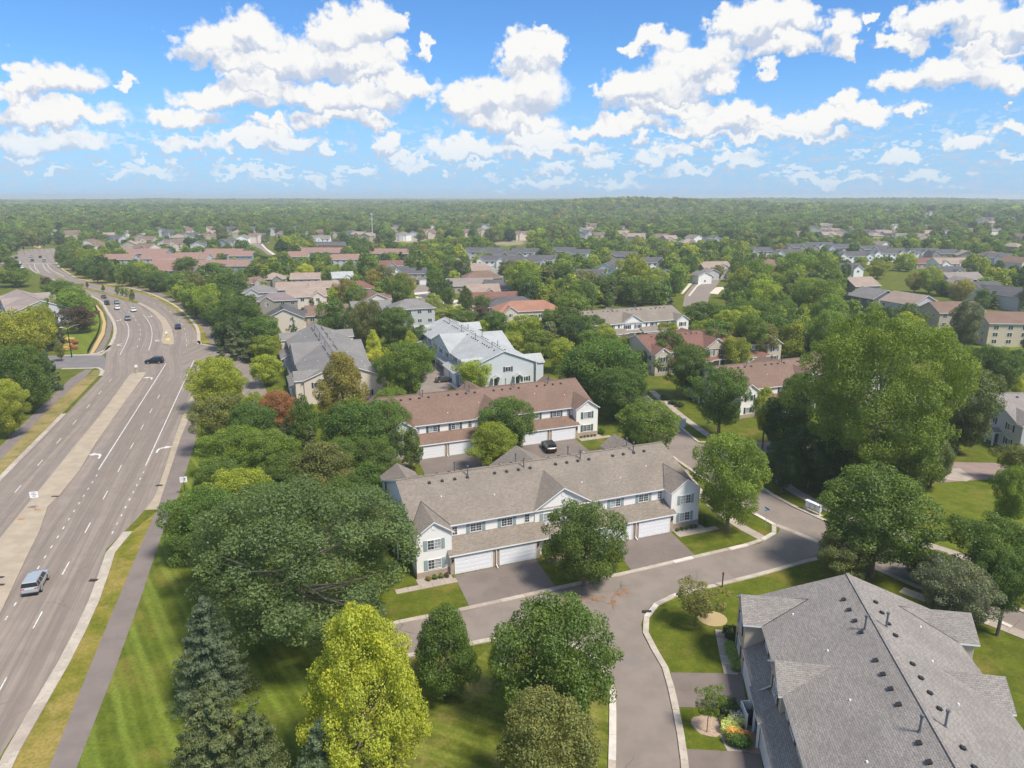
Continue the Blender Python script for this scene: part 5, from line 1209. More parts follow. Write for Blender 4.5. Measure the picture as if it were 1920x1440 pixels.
add_zone('beside the left end of the brown roofed row', 'trees at the left end of the brown roofed row', [
 (668,812,140,116,'vase','G'),(722,800,116,100,'round','G'),(700,862,96,86,'round','G'),(771,836,44,72,'ovoid','G'),(735,760,76,70,'round','M'),(640,862,90,80,'vase','G'),(660,770,60,50,'vase','M')])
add_zone('around the two grey roofed rows', 'trees around the grey roofed rows', [
 (498,690,64,52,'round','Y'),(498,650,60,46,'round','Y'),(757,692,102,104,'vase','M'),(700,644,36,52,'ovoid','L'),(769,644,32,48,'ovoid','L'),(716,666,62,32,'round','L'),(888,700,66,54,'round','Y'),(741,612,74,72,'vase','G'),
 (790,668,52,60,'round','G'),(690,604,62,84,'round','O'),(575,712,0.01,0.01,'round','G'),(432,628,30,72,'spruce','S'),(452,636,46,84,'spruce','S'),(413,664,24,44,'spruce','S'),(528,600,26,56,'spruce','S'),(547,606,24,46,'spruce','S'),(587,588,32,62,'spruce','S'),(568,600,24,46,'spruce','S'),
 (623,590,56,62,'round','G'),(660,600,40,50,'round','K'),(488,620,70,50,'round','G'),(560,735,40,60,'ovoid','G'),(585,735,40,40,'round','M'),(470,655,36,60,'spruce','S'),(532,705,36,30,'round','M')][0:10] + [
 (432,628,30,72,'spruce','S'),(452,636,46,84,'spruce','S'),(413,664,24,44,'spruce','S'),(528,600,26,56,'spruce','S'),(547,606,24,46,'spruce','S'),(587,588,32,62,'spruce','S'),(568,600,24,46,'spruce','S'),
 (623,590,56,62,'round','G'),(660,600,40,50,'round','K'),(488,620,70,50,'round','G'),(472,652,36,60,'spruce','S'),(575,775,30,40,'round','G')])
add_zone('in the row along the right side of the highway', 'roadside trees right of the highway', [
 (117,477,27,32,'round','G'),(138,491,27,26,'round','G'),(163,501,35,34,'round','G'),(200,508,33,38,'round','G'),(181,513,26,26,'round','G'),(227,518,23,30,'round','M'),(248,513,34,40,'round','G'),(297,524,42,38,'round','G'),(333,534,38,38,'round','G'),(367,538,36,42,'round','M'),
 (397,557,54,50,'round','G'),(443,590,88,72,'round','G'),(430,534,72,54,'round','G'),(404,512,60,40,'round','M'),(497,612,56,44,'round','M'),(395,590,30,30,'round','G'),(272,520,24,32,'round','M'),(350,500,60,36,'round','G'),(418,560,60,56,'round','G')])
add_zone('between the yard and the highway at the left edge', 'trees left of the highway', [
 (30,650,124,136,'vase','V'),(72,612,70,84,'vase','V'),(96,606,38,90,'spruce','B'),(74,704,34,70,'spruce','B'),(92,694,36,84,'spruce','B'),(44,706,96,120,'round','G'),(8,762,76,100,'vase','V'),(132,570,74,52,'round','M'),(146,596,62,44,'round','P'),(112,541,60,34,'round','G'),(134,553,52,36,'round','M'),
 (22,498,30,30,'round','G'),(26,518,62,26,'round','M'),(86,528,18,18,'round','P'),(18,455,34,24,'round','G'),(8,470,24,20,'round','G'),(20,700,60,80,'round','G'),(-20,700,80,120,'vase','G'),(112,632,24,36,'spruce','P'),(112,655,20,30,'round','O')])
add_zone('on the grass median of the highway', 'small trees on the highway median', [(163,533,6,11,'ovoid','P',.5),(193,539,7,12,'ovoid','G',.5),(220,543,10,14,'ovoid','M',.5),(229,546,9,13,'ovoid','G',.5),(237,548,9,13,'ovoid','M',.5),(247,552,13,19,'ovoid','M',.5),(61,455,5,8,'round','G',.3),(70,458,6,8,'round','G',.3)])
add_zone('in the middle estate', 'garden trees in the middle estate', [
 (873,557,31,42,'ovoid','G'),(903,568,34,34,'round','G'),(813,568,31,36,'round','Y'),(817,527,42,52,'round','G'),(837,546,32,44,'round','D'),(843,584,52,28,'round','Y'),(787,511,18,30,'ovoid','D'),(753,533,50,44,'round','A'),(716,518,50,48,'round','O'),(793,483,40,36,'round','O'),(840,494,40,38,'round','M'),
 (868,500,34,40,'round','G'),(980,520,66,62,'round','Y'),(1033,512,26,30,'round','L'),(1030,545,26,50,'ovoid','Y'),(956,506,50,36,'round','O'),(680,603,62,60,'round','K'),(572,512,38,34,'round','L'),(543,515,20,20,'round','R'),(622,510,28,28,'round','Y'),(650,545,44,46,'round','A'),(700,525,40,40,'round','A'),(668,555,50,44,'round','M'),(530,540,30,28,'round','A'),(840,555,30,34,'round','G'),(792,630,36,40,'vase','G'),(560,470,0.01,0.01,'round','G')][:-1])
add_zone('in the belt of trees behind the pale grey row', 'trees behind the pale grey row', [
 (900,588,50,30,'round','P'),(930,606,64,44,'round','G'),(985,612,64,44,'round','Y'),(1037,600,52,48,'round','G'),(1085,615,72,56,'round','G'),(1112,612,50,44,'round','G'),(1052,662,62,58,'round','Y'),(1012,642,70,46,'round','M'),(1130,692,152,112,'round','G'),(1085,705,90,80,'vase','G'),(1160,735,110,90,'round','G'),(960,640,50,36,'round','Y'),
 (1023,640,60,40,'round','O'),(1140,652,56,44,'round','G'),(1073,628,64,56,'round','D'),(1000,660,40,36,'round','M'),(1220,607,30,32,'ovoid','G'),(1252,614,46,24,'round','Y'),(1110,640,60,50,'round','M'),(905,615,40,30,'round','Y'),(870,595,50,24,'round','G')])
add_zone('along the street and lawn in front of the beige row', 'street trees beyond the street', [
 (1256,652,66,64,'round','G'),(1287,688,92,84,'vase','G',2.5),(1353,742,102,108,'vase','G',2.8),(1379,656,56,54,'round','Y'),(1390,672,34,24,'round','L'),(1436,770,52,84,'vase','Y',3.2),(1316,592,80,52,'round','G'),(1356,598,64,48,'round','G'),(1412,592,110,60,'round','G'),(1450,612,60,56,'round','G'),(1150,650,60,50,'round','M'),(1200,672,30,34,'round','G')])
add_zone('under and beside the giant cottonwood', 'trees around the giant cottonwood', [
 (1480,790,96,120,'round','D'),(1520,850,120,110,'round','D'),(1470,870,70,84,'round','D'),(1560,870,90,96,'round','D'),(1600,860,90,80,'round','G'),(1686,880,130,130,'vase','M'),(1752,862,70,84,'round','K'),(1806,764,132,150,'vase','K',1.5),(1740,780,90,100,'round','G'),(1745,850,60,60,'round','K'),(1500,740,70,80,'vase','G')])
add_zone('at the right-hand edge', 'trees at the right-hand edge', [
 (1869,1040,152,142,'vase','G',3),(1890,1090,100,120,'vase','G',3),(1790,1112,140,130,'vase','W',1.5),(1744,1058,92,62,'round','G'),(1905,862,66,66,'round','O'),(1902,925,70,110,'vase','M',2),(1806,686,92,76,'round','M'),(1862,690,84,86,'round','G'),(1906,722,26,26,'round','L'),(1815,605,62,84,'vase','W'),(1880,710,50,50,'round','A'),(1770,640,50,50,'round','M'),(1905,680,40,50,'round','D'),(1835,720,50,50,'round','G'),(1440,680,0.01,0.01,'round','G')][:-1])
add_zone('in the tall trees left of the right-hand estate', 'tall trees left of the right-hand estate', [
 (1527,560,104,78,'round','M'),(1453,557,56,46,'round','Y'),(1553,578,76,42,'round','Y'),(1423,520,56,66,'round','M'),(1393,530,50,54,'round','Y'),(1497,503,76,62,'round','M'),(1547,510,52,62,'round','M'),(1585,508,24,28,'round','D'),(1647,503,42,32,'round','Y'),(1717,527,34,34,'round','A'),(1745,523,44,46,'round','Y'),(1803,543,46,42,'round','A'),(1843,558,30,36,'ovoid','G'),(1863,562,26,36,'spruce','S'),(1765,538,30,26,'round','G'),
 (1380,497,30,34,'ovoid','G'),(1292,500,34,44,'round','G'),(1347,508,24,22,'round','A'),(1187,512,62,72,'vase','Y'),(1230,528,56,50,'round','Y'),(1248,541,28,36,'ovoid','G'),(1267,532,26,38,'ovoid','G'),(1195,545,60,46,'round','G'),(1092,530,70,46,'round','O'),(1135,535,50,44,'round','G'),(1060,520,50,50,'round','G'),(1350,560,0.01,0.01,'round','G'),(1257,565,20,30,'spruce','B'),(1310,545,0.01,0.01,'round','G'),(1375,550,40,44,'round','G'),(1410,560,40,40,'round','G'),(1333,476,24,12,'round','L'),(1355,476,18,12,'round','L')])
TREES = [t for t in TREES if t['size'] > 1]
# woodland and garden trees that the list above does not name
def inpoly(x, y, poly):
    c = False; j = len(poly) - 1
    for i in range(len(poly)):
        xi, yi = poly[i]; xj, yj = poly[j]
        if (yi > y) != (yj > y) and x < (xj - xi) * (y - yi) / (yj - yi) + xi: c = not c
        j = i
    return c
KEEP = [[(1585,512),(1690,508),(1840,556),(1800,596),(1700,575),(1590,560)], [(-10,520),(60,530),(100,575),(60,590),(-10,570)], [(1105,580),(1240,572),(1294,590),(1294,628),(1230,625),(1150,600),(1105,592)], [(1830,575),(1925,560),(1925,640),(1835,640)],  # open ground seen in the photo, as outlines in photo pixels
 [(-60,500),(0,498),(28,484),(26,462),(36,446),(80,447),(104,460),(100,482),(112,500),(150,518),(210,528),(300,552),(350,585),(395,625),(410,640),(410,690),(330,760),(0,900),(-60,900)],
 [(35,445),(120,445),(118,462),(104,475),(80,455)],[(1258,562),(1282,535),(1312,516),(1366,511),(1376,540),(1350,556),(1330,575),(1262,575)],
 [(764,526),(812,526),(840,545),(900,572),(935,572),(935,580),(850,602),(800,590),(770,560)],[(462,452),(512,449),(520,479),(498,480)],[(925,459),(928,444),(950,441),(990,443),(1000,455),(975,460)],
 [(720,449),(745,442),(800,444),(800,453),(765,456)],[(1830,640),(1930,620),(1930,720),(1890,692)],[(-5,402),(26,402),(22,412),(-5,422)],
 [(690,395),(708,395),(708,456),(690,456)],[(118,608),(190,600),(180,660),(118,670)]]
BOXES = []
for (hx, hy, w, d, ap, gz) in HOUSES:
    r = max(w, d) / 2; a_ = proj(hx, hy, ap + gz); b_ = proj(hx, hy, gz + (min(2.5, ap * .35) if math.hypot(hx, hy) < 260 else ap * .56)); wp = r * F / a_[2]
    BOXES.append((a_[0] - wp * .8, a_[0] + wp * .8, a_[1] - 1, b_[1], a_[2], hx, hy, r))
for (bx, by) in (o1, o2, c3_, c5_, c4_): BOXES.append((0, 0, 0, 0, 1, bx, by, 26))
def okplace(x, y, rx, zc, rz, strict=.75):
    gz = hfun(x, y)
    c = proj(x, y, zc + gz); rp = rx * F / c[2]; hp = rz * F / c[2]
    pts = [(c[0] + rp * strict * math.cos(t), c[1] + hp * strict * math.sin(t)) for t in (0, .8, 1.57, 2.36, 3.14, 3.93, 4.71, 5.5)] + [(c[0], c[1]), proj(x, y, gz)[:2]]
    for P in KEEP:
        x0, x1 = min(p[0] for p in P), max(p[0] for p in P)
        if c[0] + rp < x0 or c[0] - rp > x1: continue
        if any(inpoly(px, py, P) for px, py in pts): return False
    for (x0, x1, y0, y1, d, hx, hy, r) in BOXES:
        if math.hypot(hx - x, hy - y) < r * .8 + rx * .75: return False
        if c[2] < d and c[0] + rp * .6 > x0 and c[0] - rp * .6 < x1 and c[1] - hp * .85 < y1 and c[1] + hp > y0: return False
    return True
fill = []
rnd = random.Random(5)
def auto(px0, px1, py0, py1):
    pass
r0 = 168.0
while r0 < 760:
    sp = 6.6 + r0 * .0055; da = sp / r0; a = -R(40) + rnd.uniform(0, da)
    while a < R(40):
        rr = r0 + rnd.uniform(-.45, .45) * sp; x, y = rr * math.sin(a), rr * math.cos(a); a += da * rnd.uniform(.8, 1.25)
        rx = rnd.choice([3.0, 3.8, 4.4, 5.0, 5.6]); rz = rx * rnd.uniform(.85, 1.25); zc = rz + rnd.uniform(.5, 1.6)
        c = proj(x, y, zc)
        if not (-60 < c[0] < 1980) or c[1] > 640 or c[1] < 452: continue
        if 480 < c[0] < 860 and c[1] > 500 and rnd.random() < .45: continue
        if 1590 < c[0] and c[1] > 500 and rnd.random() < .45: continue
        near = [t for t in TREES if abs(t['x'] - x) < 14 and abs(t['y'] - y) < 14]
        if any(math.hypot(t['x'] - x, t['y'] - y) < (t['rx'] + rx) * .62 for t in near): continue
        if 0 <= c[0] <= 1000 and c[1] > 560 and c[0] > 500: continue
        if not okplace(x, y, rx, zc, rz): continue
        k = rnd.choice('GGGMMMYYOMKDY' if rnd.random() < .93 else 'AWLS'); s_ = rnd.choice(['round', 'round', 'vase', 'ovoid']) if k != 'S' else 'spruce'
        fill.append(dict(px=c[0], py=c[1], x=x, y=y, zc=zc, rx=rx, rz=rz, d=c[2], sp=s_, c=k, zone=None, group=None, size=4 * rx * rz * (F / c[2]) ** 2, lab=None))
    r0 += sp * .8
fill.sort(key=lambda t: -t['size'])
NIND = 296 - len(TREES)
indiv, rest = fill[:NIND], fill[NIND:]
for t in indiv:
    t['zone'] = 'in the wooded belt left of the close' if t['px'] < 640 else 'in the wood between the close and the curved street' if t['px'] < 1290 else 'in the wood around the right-hand estate'
    t['group'] = 'trees of the woodland beyond the rows'
ALL = TREES + indiv
from collections import defaultdict
cls = defaultdict(list)
for t in ALL:
    if not t['lab']: cls[(t['zone'], t['c'], SPN[t['sp']])].append(t)
for (z, c, s_), L_ in cls.items():
    L_.sort(key=lambda t: t['px'])
    for i, t in enumerate(L_):
        t['lab'] = '%s %s %s' % (CNAME[c], s_, z) if len(L_) == 1 else '%s from the left of the %s %ss %s' % (ordn(i), CNAME[c], s_.replace('spruces', 'spruce'), z)
        while len(t['lab'].split()) > 16: t['lab'] = t['lab'].replace(' the ', ' ', 1)
def plant(t):
    lod = HI if t['size'] > 5200 or t['sp'] in ('oak', 'maple', 'cottonwood', 'sapling') else MID if t['size'] > 520 else LOW
    sp = t['sp'] if t['sp'] in lod else 'round'
    cm, tm = rnd.choice(lod[sp]); c = COLR[t['c']]
    o = empty(OBN[t['sp']], (t['x'], t['y'], 0)); o.rotation_euler = (0, 0, rnd.uniform(0, 6.28)) ; tag(o, t['lab'], 'tree', t['group'])
    cr = link('crown', cm, o, (0, 0, t['zc']), 0, (t['rx'] * 1.07, t['rx'] * 1.07, t['rz'] * 1.04)); v = rnd.uniform(.86, 1.16)
    cr.color = (c[0] * v * rnd.uniform(.93, 1.07), c[1] * v, c[2] * v, 1)
    # trunk in the same unit frame, stretched so that its foot meets the ground
    zb = -1.08 if t['sp'] == 'spruce' else min(vv.co.z for vv in tm.vertices) if len(tm.vertices) < 1 else None
    if zb is None:
        zb = shared(('zb', tm.name), lambda: min(vv.co.z for vv in tm.vertices))
    sz = t['zc'] / -zb * 1.02 if t['sp'] == 'spruce' else None
    if t['sp'] == 'spruce': link('trunk', tm, o, (0, 0, t['zc']), 0, (t['rx'], t['rx'], sz))
    else:
        # scale so that crown limbs follow the crown; the foot may go slightly below ground, never above
        k = max(t['rz'], t['zc'] / -zb); link('trunk', tm, o, (0, 0, t['zc']), 0, (t['rx'] * .98, t['rx'] * .98, k * 1.01 if k > t['rz'] else t['rz']))
    return o
for t in ALL: plant(t)

# ---- the forest mass: one object, its crowns spread by geometry nodes
def forest(name, label, pts, meshes):
    n = len(pts); me = bpy.data.meshes.new(name); me.from_pydata([p[0] for p in pts], [], [])
    def attr(nm, typ, key, vals): a_ = me.attributes.new(nm, typ, 'POINT'); a_.data.foreach_set(key, np.array(vals, np.float32 if typ != 'INT' else np.int32).ravel())
    attr('scl', 'FLOAT_VECTOR', 'vector', [p[1] for p in pts]); attr('rot', 'FLOAT', 'value', [p[2] for p in pts]); attr('col', 'FLOAT_COLOR', 'color', [(*p[3], 1) for p in pts]); attr('pick', 'INT', 'value', [p[4] for p in pts])
    col = bpy.data.collections.new('crown_shapes')
    for i, m in enumerate(meshes):
        mm = m.copy(); mm.materials.clear(); mm.materials.append(LEAFI); ob = bpy.data.objects.new('crown_shape_%02d' % i, mm); col.objects.link(ob)
    ng = bpy.data.node_groups.new('spread', 'GeometryNodeTree'); ng.interface.new_socket('Geometry', in_out='INPUT', socket_type='NodeSocketGeometry'); ng.interface.new_socket('Geometry', in_out='OUTPUT', socket_type='NodeSocketGeometry')
    N_ = ng.nodes; L_ = ng.links; gi_, go_ = N_.new('NodeGroupInput'), N_.new('NodeGroupOutput')
    ci = N_.new('GeometryNodeCollectionInfo'); ci.inputs['Collection'].default_value = col; ci.inputs['Separate Children'].default_value = True; ci.inputs['Reset Children'].default_value = True
    mp_ = N_.new('GeometryNodeMeshToPoints'); L_.new(gi_.outputs[0], mp_.inputs[0])
    ip = N_.new('GeometryNodeInstanceOnPoints'); L_.new(mp_.outputs[0], ip.inputs['Points']); L_.new(ci.outputs[0], ip.inputs['Instance']); ip.inputs['Pick Instance'].default_value = True
    def na(nm, typ): q = N_.new('GeometryNodeInputNamedAttribute'); q.data_type = typ; q.inputs[0].default_value = nm; return q.outputs[0]
    L_.new(na('pick', 'INT'), ip.inputs['Instance Index']); L_.new(na('scl', 'FLOAT_VECTOR'), ip.inputs['Scale'])
    cx = N_.new('ShaderNodeCombineXYZ'); L_.new(na('rot', 'FLOAT'), cx.inputs[2]); L_.new(cx.outputs[0], ip.inputs['Rotation'])
    L_.new(ip.outputs[0], go_.inputs[0])
    o = link(name, me); md = o.modifiers.new('spread', 'NODES'); md.node_group = ng; tag(o, label, kind='stuff'); return o
FM = [m for k in ('round', 'ovoid', 'vase') for m, _ in LOW[k]] + [LOW['spruce'][0][0]]
def tiny(seed, kind): return broadleaf('crown', seed, 12, 420, .24, kind, (.3, .5), .2)[0]
TM = [tiny(s, 'round') for s in (71, 72, 73, 74, 75)]
pts = []
for t in rest:
    c = COLR[t['c']]; v = rnd.uniform(.8, 1.2); pk = 10 if t['sp'] == 'spruce' else rnd.randrange(10)
    pts.append(((t['x'], t['y'], t['zc'] * .94), (t['rx'], t['rx'], t['rz'] * 1.08), rnd.uniform(0, 6.28), tuple(q * v for q in c), pk))
r0 = 730.0
FC = ['G', 'M', 'G', 'K', 'O', 'M', 'D', 'Y', 'G', 'M', 'A', 'W']
while r0 < 9000:
    sp = 8.0 + (r0 - 730) * .0052; da = sp / r0; a = -R(38.5) + rnd.uniform(0, da)
    while a < R(38.5):
        rr = r0 + rnd.uniform(-.5, .5) * sp; x, y = rr * math.sin(a), rr * math.cos(a); a += da * rnd.uniform(.75, 1.2)
        dens = math.sin(x * .004 + 1.3) * math.sin(y * .0031 + .2) + .5 * math.sin(x * .011 - y * .007)
        g_ = hfun(x, y); rx = sp * rnd.uniform(.5, .82); rz = min(rx, 9) * rnd.uniform(.75, 1.15) + 1.0; zc = rz * .95 + 1
        if rr < 3600:
            c = proj(x, y, zc + g_)
            if c[1] > 375:
                bad = False
                for P in KEEP[4:13]:
                    if inpoly(c[0], c[1], P) : bad = True; break
                if bad: continue
                for (x0, x1, y0, y1, d, hx, hy, r) in BOXES:
                    if abs(hx - x) < 130 and c[2] < d + 6:
                        if c[0] > x0 - 1 and c[0] < x1 + 1 and c[2] > d - 90 - max(0, d - 500) * .18: bad = True; break
                    if abs(hx - x) < 16 and abs(hy - y) < 16: bad = True; break
                if bad: continue
            if dens < -1.12 and rnd.random() < .8: continue
        k = FC[int((dens * 2.5 + rnd.uniform(0, 6)) % 12)] if rnd.random() < .75 else rnd.choice('GMKO'); c = COLR[k]; v = rnd.uniform(.7, 1.5)
        pts.append(((x, y, g_ + zc * .9), (rx, rx, rz), rnd.uniform(0, 6.28), tuple(q * v for q in c), (11 + rnd.randrange(5)) if rr > 1100 else rnd.randrange(10)))
    r0 += sp * (.85 + min(1.2, (r0 - 700) / 3500))
print('trees', len(ALL), 'rest', len(rest), 'forest points', len(pts))
forest('forest', 'broad mass of mixed green woodland running to the skyline', pts, FM + TM)
# ------------------------------------------------------------------ vehicles
def paint(name, c, metallic=.4): return surf('paint_' + name, c, rough=.28, spec=.6, metallic=metallic)
CGLASS = surf('car_glass', (.012,.016,.02), rough=.06, spec=.9); TYRE = surf('tyre', (.02,.02,.02), rough=.9); RIM = surf('rim', (.45,.46,.48), rough=.35, metallic=.6)
LAMP = surf('headlamp', (.75,.77,.8), rough=.15, spec=.8); TAIL = surf('tail_lamp', (.42,.02,.02), rough=.25, spec=.7); PLATE = surf('plate', (.7,.7,.72)); BLACKP = surf('black_plastic', (.025,.025,.027), rough=.6)
SHAPES = dict(
 suv=dict(L=4.75, W=.95, body=[(-2.35,.42),(2.3,.40),(2.37,.62),(2.30,.93),(2.12,1.02),(1.15,1.12),(-2.2,1.14),(-2.38,.95),(-2.4,.6)], belt=(1.15,-2.22), roof=(.35,-2.0), h=1.72, wheels=(1.42,-1.42), r=.36),
 sedan=dict(L=4.8, W=.92, body=[(-2.35,.36),(2.3,.34),(2.38,.55),(2.28,.80),(2.1,.87),(1.0,.97),(-1.6,1.0),(-2.25,.98),(-2.38,.85),(-2.4,.5)], belt=(1.05,-1.75), roof=(.15,-.95), h=1.43, wheels=(1.45,-1.4), r=.33),
 van=dict(L=5.0, W=.98, body=[(-2.45,.38),(2.4,.38),(2.48,.6),(2.38,.98),(2.1,1.08),(1.4,1.16),(-2.4,1.16),(-2.5,.9),(-2.5,.6)], belt=(1.45,-2.4), roof=(.55,-2.25), h=1.78, wheels=(1.5,-1.5), r=.35))
def car_meshes(kind, mat):
    S = SHAPES[kind]; W = S['W']; b = MB(); pr = S['body']; wi = W - .10
    n = len(pr); fr = [(x, z) for x, z in pr]; cx = 0
    def yy(x, z): # body narrows at the nose, the tail and under the belt line
        t = abs(x) / (S['L'] / 2); return W * (1 - .10 * max(0, t - .72) / .28) * (1.0 if .55 < z < .9 else .965)
    for s in (-1, 1):
        q = [(x, s * yy(x, z), z) for x, z in pr]; c = (0, s * W * 1.005, .72)
        for k in range(n):
            a, d = q[k], q[(k + 1) % n]; b.poly([a, d, c] if s < 0 else [d, a, c])
    for k in range(n):
        (x0, z0), (x1, z1) = pr[k], pr[(k + 1) % n]
        b.poly([(x0, yy(x0, z0), z0), (x1, yy(x1, z1), z1), (x1, -yy(x1, z1), z1), (x0, -yy(x0, z0), z0)])
    bf, br = S['belt']; rf, rr = S['roof']; h = S['h']; zb = 1.10 if kind != 'sedan' else .96; wb, wr = W - .05, W - .24
    # roof panel and pillars
    b.poly([(rr, -wr, h), (rf, -wr, h), (rf, wr, h), (rr, wr, h)]); e = .10
    b.poly([(rr - .12, -wr - .03, h - .08), (rr, -wr, h), (rr, wr, h), (rr - .12, wr + .03, h - .08)]); b.poly([(rf, -wr, h), (rf + .14, -wr - .03, h - .08), (rf + .14, wr + .03, h - .08), (rf, wr, h)])
    for s in (-1, 1):
        q = [(rr, s * wr, h), (rf, s * wr, h), (rf + .14, s * (wr + .03), h - .08), (rr - .12, s * (wr + .03), h - .08)]; b.poly(q if s > 0 else q[::-1])
        for x in (bf, (bf + br) / 2 + .25, (bf + br) / 2 - .75, br):
            t = (x - br) / (bf - br); xt = rr - .1 + (rf - rr + .22) * t
            q = [(x - .05, s * (wb + .012), zb), (x + .05, s * (wb + .012), zb), (xt + .05, s * (wr + .045), h - .08), (xt - .05, s * (wr + .045), h - .08)]; b.poly(q if s < 0 else q[::-1])
    for s in (-1, 1): b.box(rr + .1, rf - .1, s * (wr - .04) - .025, s * (wr - .04) + .025, h, h + .045)
    for x in S['wheels']:
        for s in (-1, 1):
            c = [(x + (S['r'] + .09) * math.cos(t), s * (W * 1.0 + .012), S['r'] + (S['r'] + .09) * math.sin(t)) for t in np.linspace(0, math.pi, 9)]
            b.poly((c if s < 0 else c[::-1]))
    g = MB()
    ring0 = [(bf, -wb, zb), (br, -wb, zb), (br, wb, zb), (bf, wb, zb)]; ring1 = [(rf + .12, -wr - .03, h - .07), (rr - .1, -wr - .03, h - .07), (rr - .1, wr + .03, h - .07), (rf + .12, wr + .03, h - .07)]
    for k in range(4):
        j = (k + 1) % 4; q = [ring0[k], ring1[k], ring1[j], ring0[j]]; g.poly(q)
    m1 = b.mesh('body', mat); bm = bmesh.new(); bm.from_mesh(m1); bmesh.ops.remove_doubles(bm, verts=bm.verts, dist=.001); bmesh.ops.recalc_face_normals(bm, faces=bm.faces); bm.to_mesh(m1); bm.free()
    t = MB(); t.tube((0, -.11, 0), (0, .11, 0), S['r'], n=18); ty = t.mesh('wheel', TYRE)
    t = MB(); t.tube((0, -.13, 0), (0, .13, 0), S['r'] * .62, n=12); ri = t.mesh('rim', RIM)
    l = MB(); l.box(-.06, .06, -.19, .19, -.07, .07); return m1, g.mesh('windows', CGLASS), ty, ri, l.mesh('headlight', LAMP), l.mesh('tail_light', TAIL)
def car(px, py, heading, kind, pm, label, group=None, full=True, name=None, world=None):
    x, y = world or at(px, py); S = SHAPES[kind]; W = S['W']
    o = empty(name or {'suv': 'parked_car', 'sedan': 'car', 'van': 'van'}[kind], (x, y, .015), heading); tag(o, label, 'car' if kind != 'van' else 'van', group)
    M = shared(('car', kind, pm.name), lambda: car_meshes(kind, pm)); b, g, ty, ri, hl, tl = M
    link('body', b, o); link('windows', g, o)
    for x_ in S['wheels']:
        for s in (-1, 1):
            w = link('wheel', ty, o, (x_, s * (W - .10), S['r'])); link('rim', ri, w)
    if full:
        for s in (-1, 1):
            link('headlight', hl, o, (S['L'] / 2 - .10, s * (W - .30), .78 if kind != 'sedan' else .68)); link('tail_light', tl, o, (-S['L'] / 2 + .06, s * (W - .27), .98 if kind != 'sedan' else .86))
        q = MB(); q.box(-.01, .01, -.26, .26, -.07, .07); q.build('licence_plate', PLATE, o, loc=(-S['L'] / 2 - .005, 0, .66)); q = MB(); q.box(-.06, .06, -W + .12, W - .12, -.1, .06); q.build('rear_bumper', BLACKP, o, loc=(-S['L'] / 2 + .03, 0, .45))
        q = MB(); q.box(-.06, .06, -W + .25, W - .25, -.09, .09); q.build('grille', BLACKP, o, loc=(S['L'] / 2 - .05, 0, .55))
        for s in (-1, 1): q = MB(); q.box(-.09, .09, -.09, .09, -.07, .07); q.build('door_mirror', pm, o, loc=(S['belt'][0] - .25, s * (W + .08), 1.08 if kind != 'sedan' else .95))
    return o
SIL, BLK, DGR, WHT, SLV, GRN, RED, NVY = paint('silver', (.50,.53,.55)), paint('black', (.015,.018,.02), .2), paint('dark_grey', (.11,.105,.105)), paint('white', (.78,.79,.80), 0), paint('grey', (.32,.34,.36)), paint('grey_green', (.28,.30,.28)), paint('maroon', (.12,.02,.03)), paint('navy', (.03,.045,.09))
rd = math.atan2(.949, -.316)
car(69, 1100, rd, 'suv', SIL, 'silver estate car driving away in the nearest lanes of the highway', name='car')
car(290, 681, R(192), 'suv', BLK, 'black car turning across the median opening of the highway', name='car')
GH = 'cars on the curve of the highway'
up_ = lambda a, b: math.atan2(at(*b)[1] - at(*a)[1], at(*b)[0] - at(*a)[0])
car(240, 600, up_((250,620),(238,596)) + math.pi, 'suv', GRN, 'grey car coming down the curve alone between two arrows', GH, name='car')
car(250.5, 584, up_((262,600),(246,578)) + math.pi, 'sedan', WHT, 'white car nearest the median on the curve', GH)
car(220, 580, up_((230,590),(212,570)) + math.pi, 'sedan', WHT, 'white car in the outer lane of the curve', GH)
car(219.5, 569, up_((230,580),(212,562)) + math.pi, 'sedan', SLV, 'grey sedan behind the white one in the outer lane', GH)
car(201, 571, up_((212,585),(196,566)) + math.pi, 'suv', BLK, 'black car at the kerb side of the curve', GH, name='car')
car(195, 559, up_((205,566),(188,553)) + math.pi, 'sedan', NVY, 'dark blue car farthest up the curve behind the black one', GH)
car(334, 616, up_((345,640),(330,605)), 'suv', NVY, 'dark blue car driving away on the right carriageway of the curve', GH, name='car')
GX = 'cars at the distant traffic lights'
for px, py, m, l in ((31,485,BLK,'black car at the left of the distant crossing'),(58,483,SIL,'silver car in the middle of the distant crossing'),(61,490,DGR,'dark car nearest the camera at the distant crossing'),(76,483.5,BLK,'black car at the right of the distant crossing'),(83,490,SLV,'grey car on the right stop line of the distant crossing'),(38,495,WHT,'white car waiting at the distant crossing'),(43,503,WHT,'second white car waiting below the distant crossing')):
    car(px, py, R(118), 'suv', m, l, GX, full=False, name='car')
car(1029, 843, math.atan2(*[q for q in reversed([at(1012,822)[0] - at(1040,858)[0], at(1012,822)[1] - at(1040,858)[1]])]), 'suv', BLK, 'black car with roof rack parked before the brown roofed row', name='parked_car')
car(834, 716, R(12), 'sedan', DGR, 'dark grey sedan parked by the garage of the pale grey row', name='parked_car')
car(958, 1222, R(72), 'van', paint('slate', (.13,.15,.18)), 'grey vehicle on the short driveway, half hidden by a tree', name='parked_van')
car(1328, 518, R(10), 'sedan', RED, 'maroon car parked beside the white house at the curved street', name='parked_car'); car(1352, 514, R(5), 'sedan', WHT, 'white car parked at the bend of the curved street', name='parked_car')

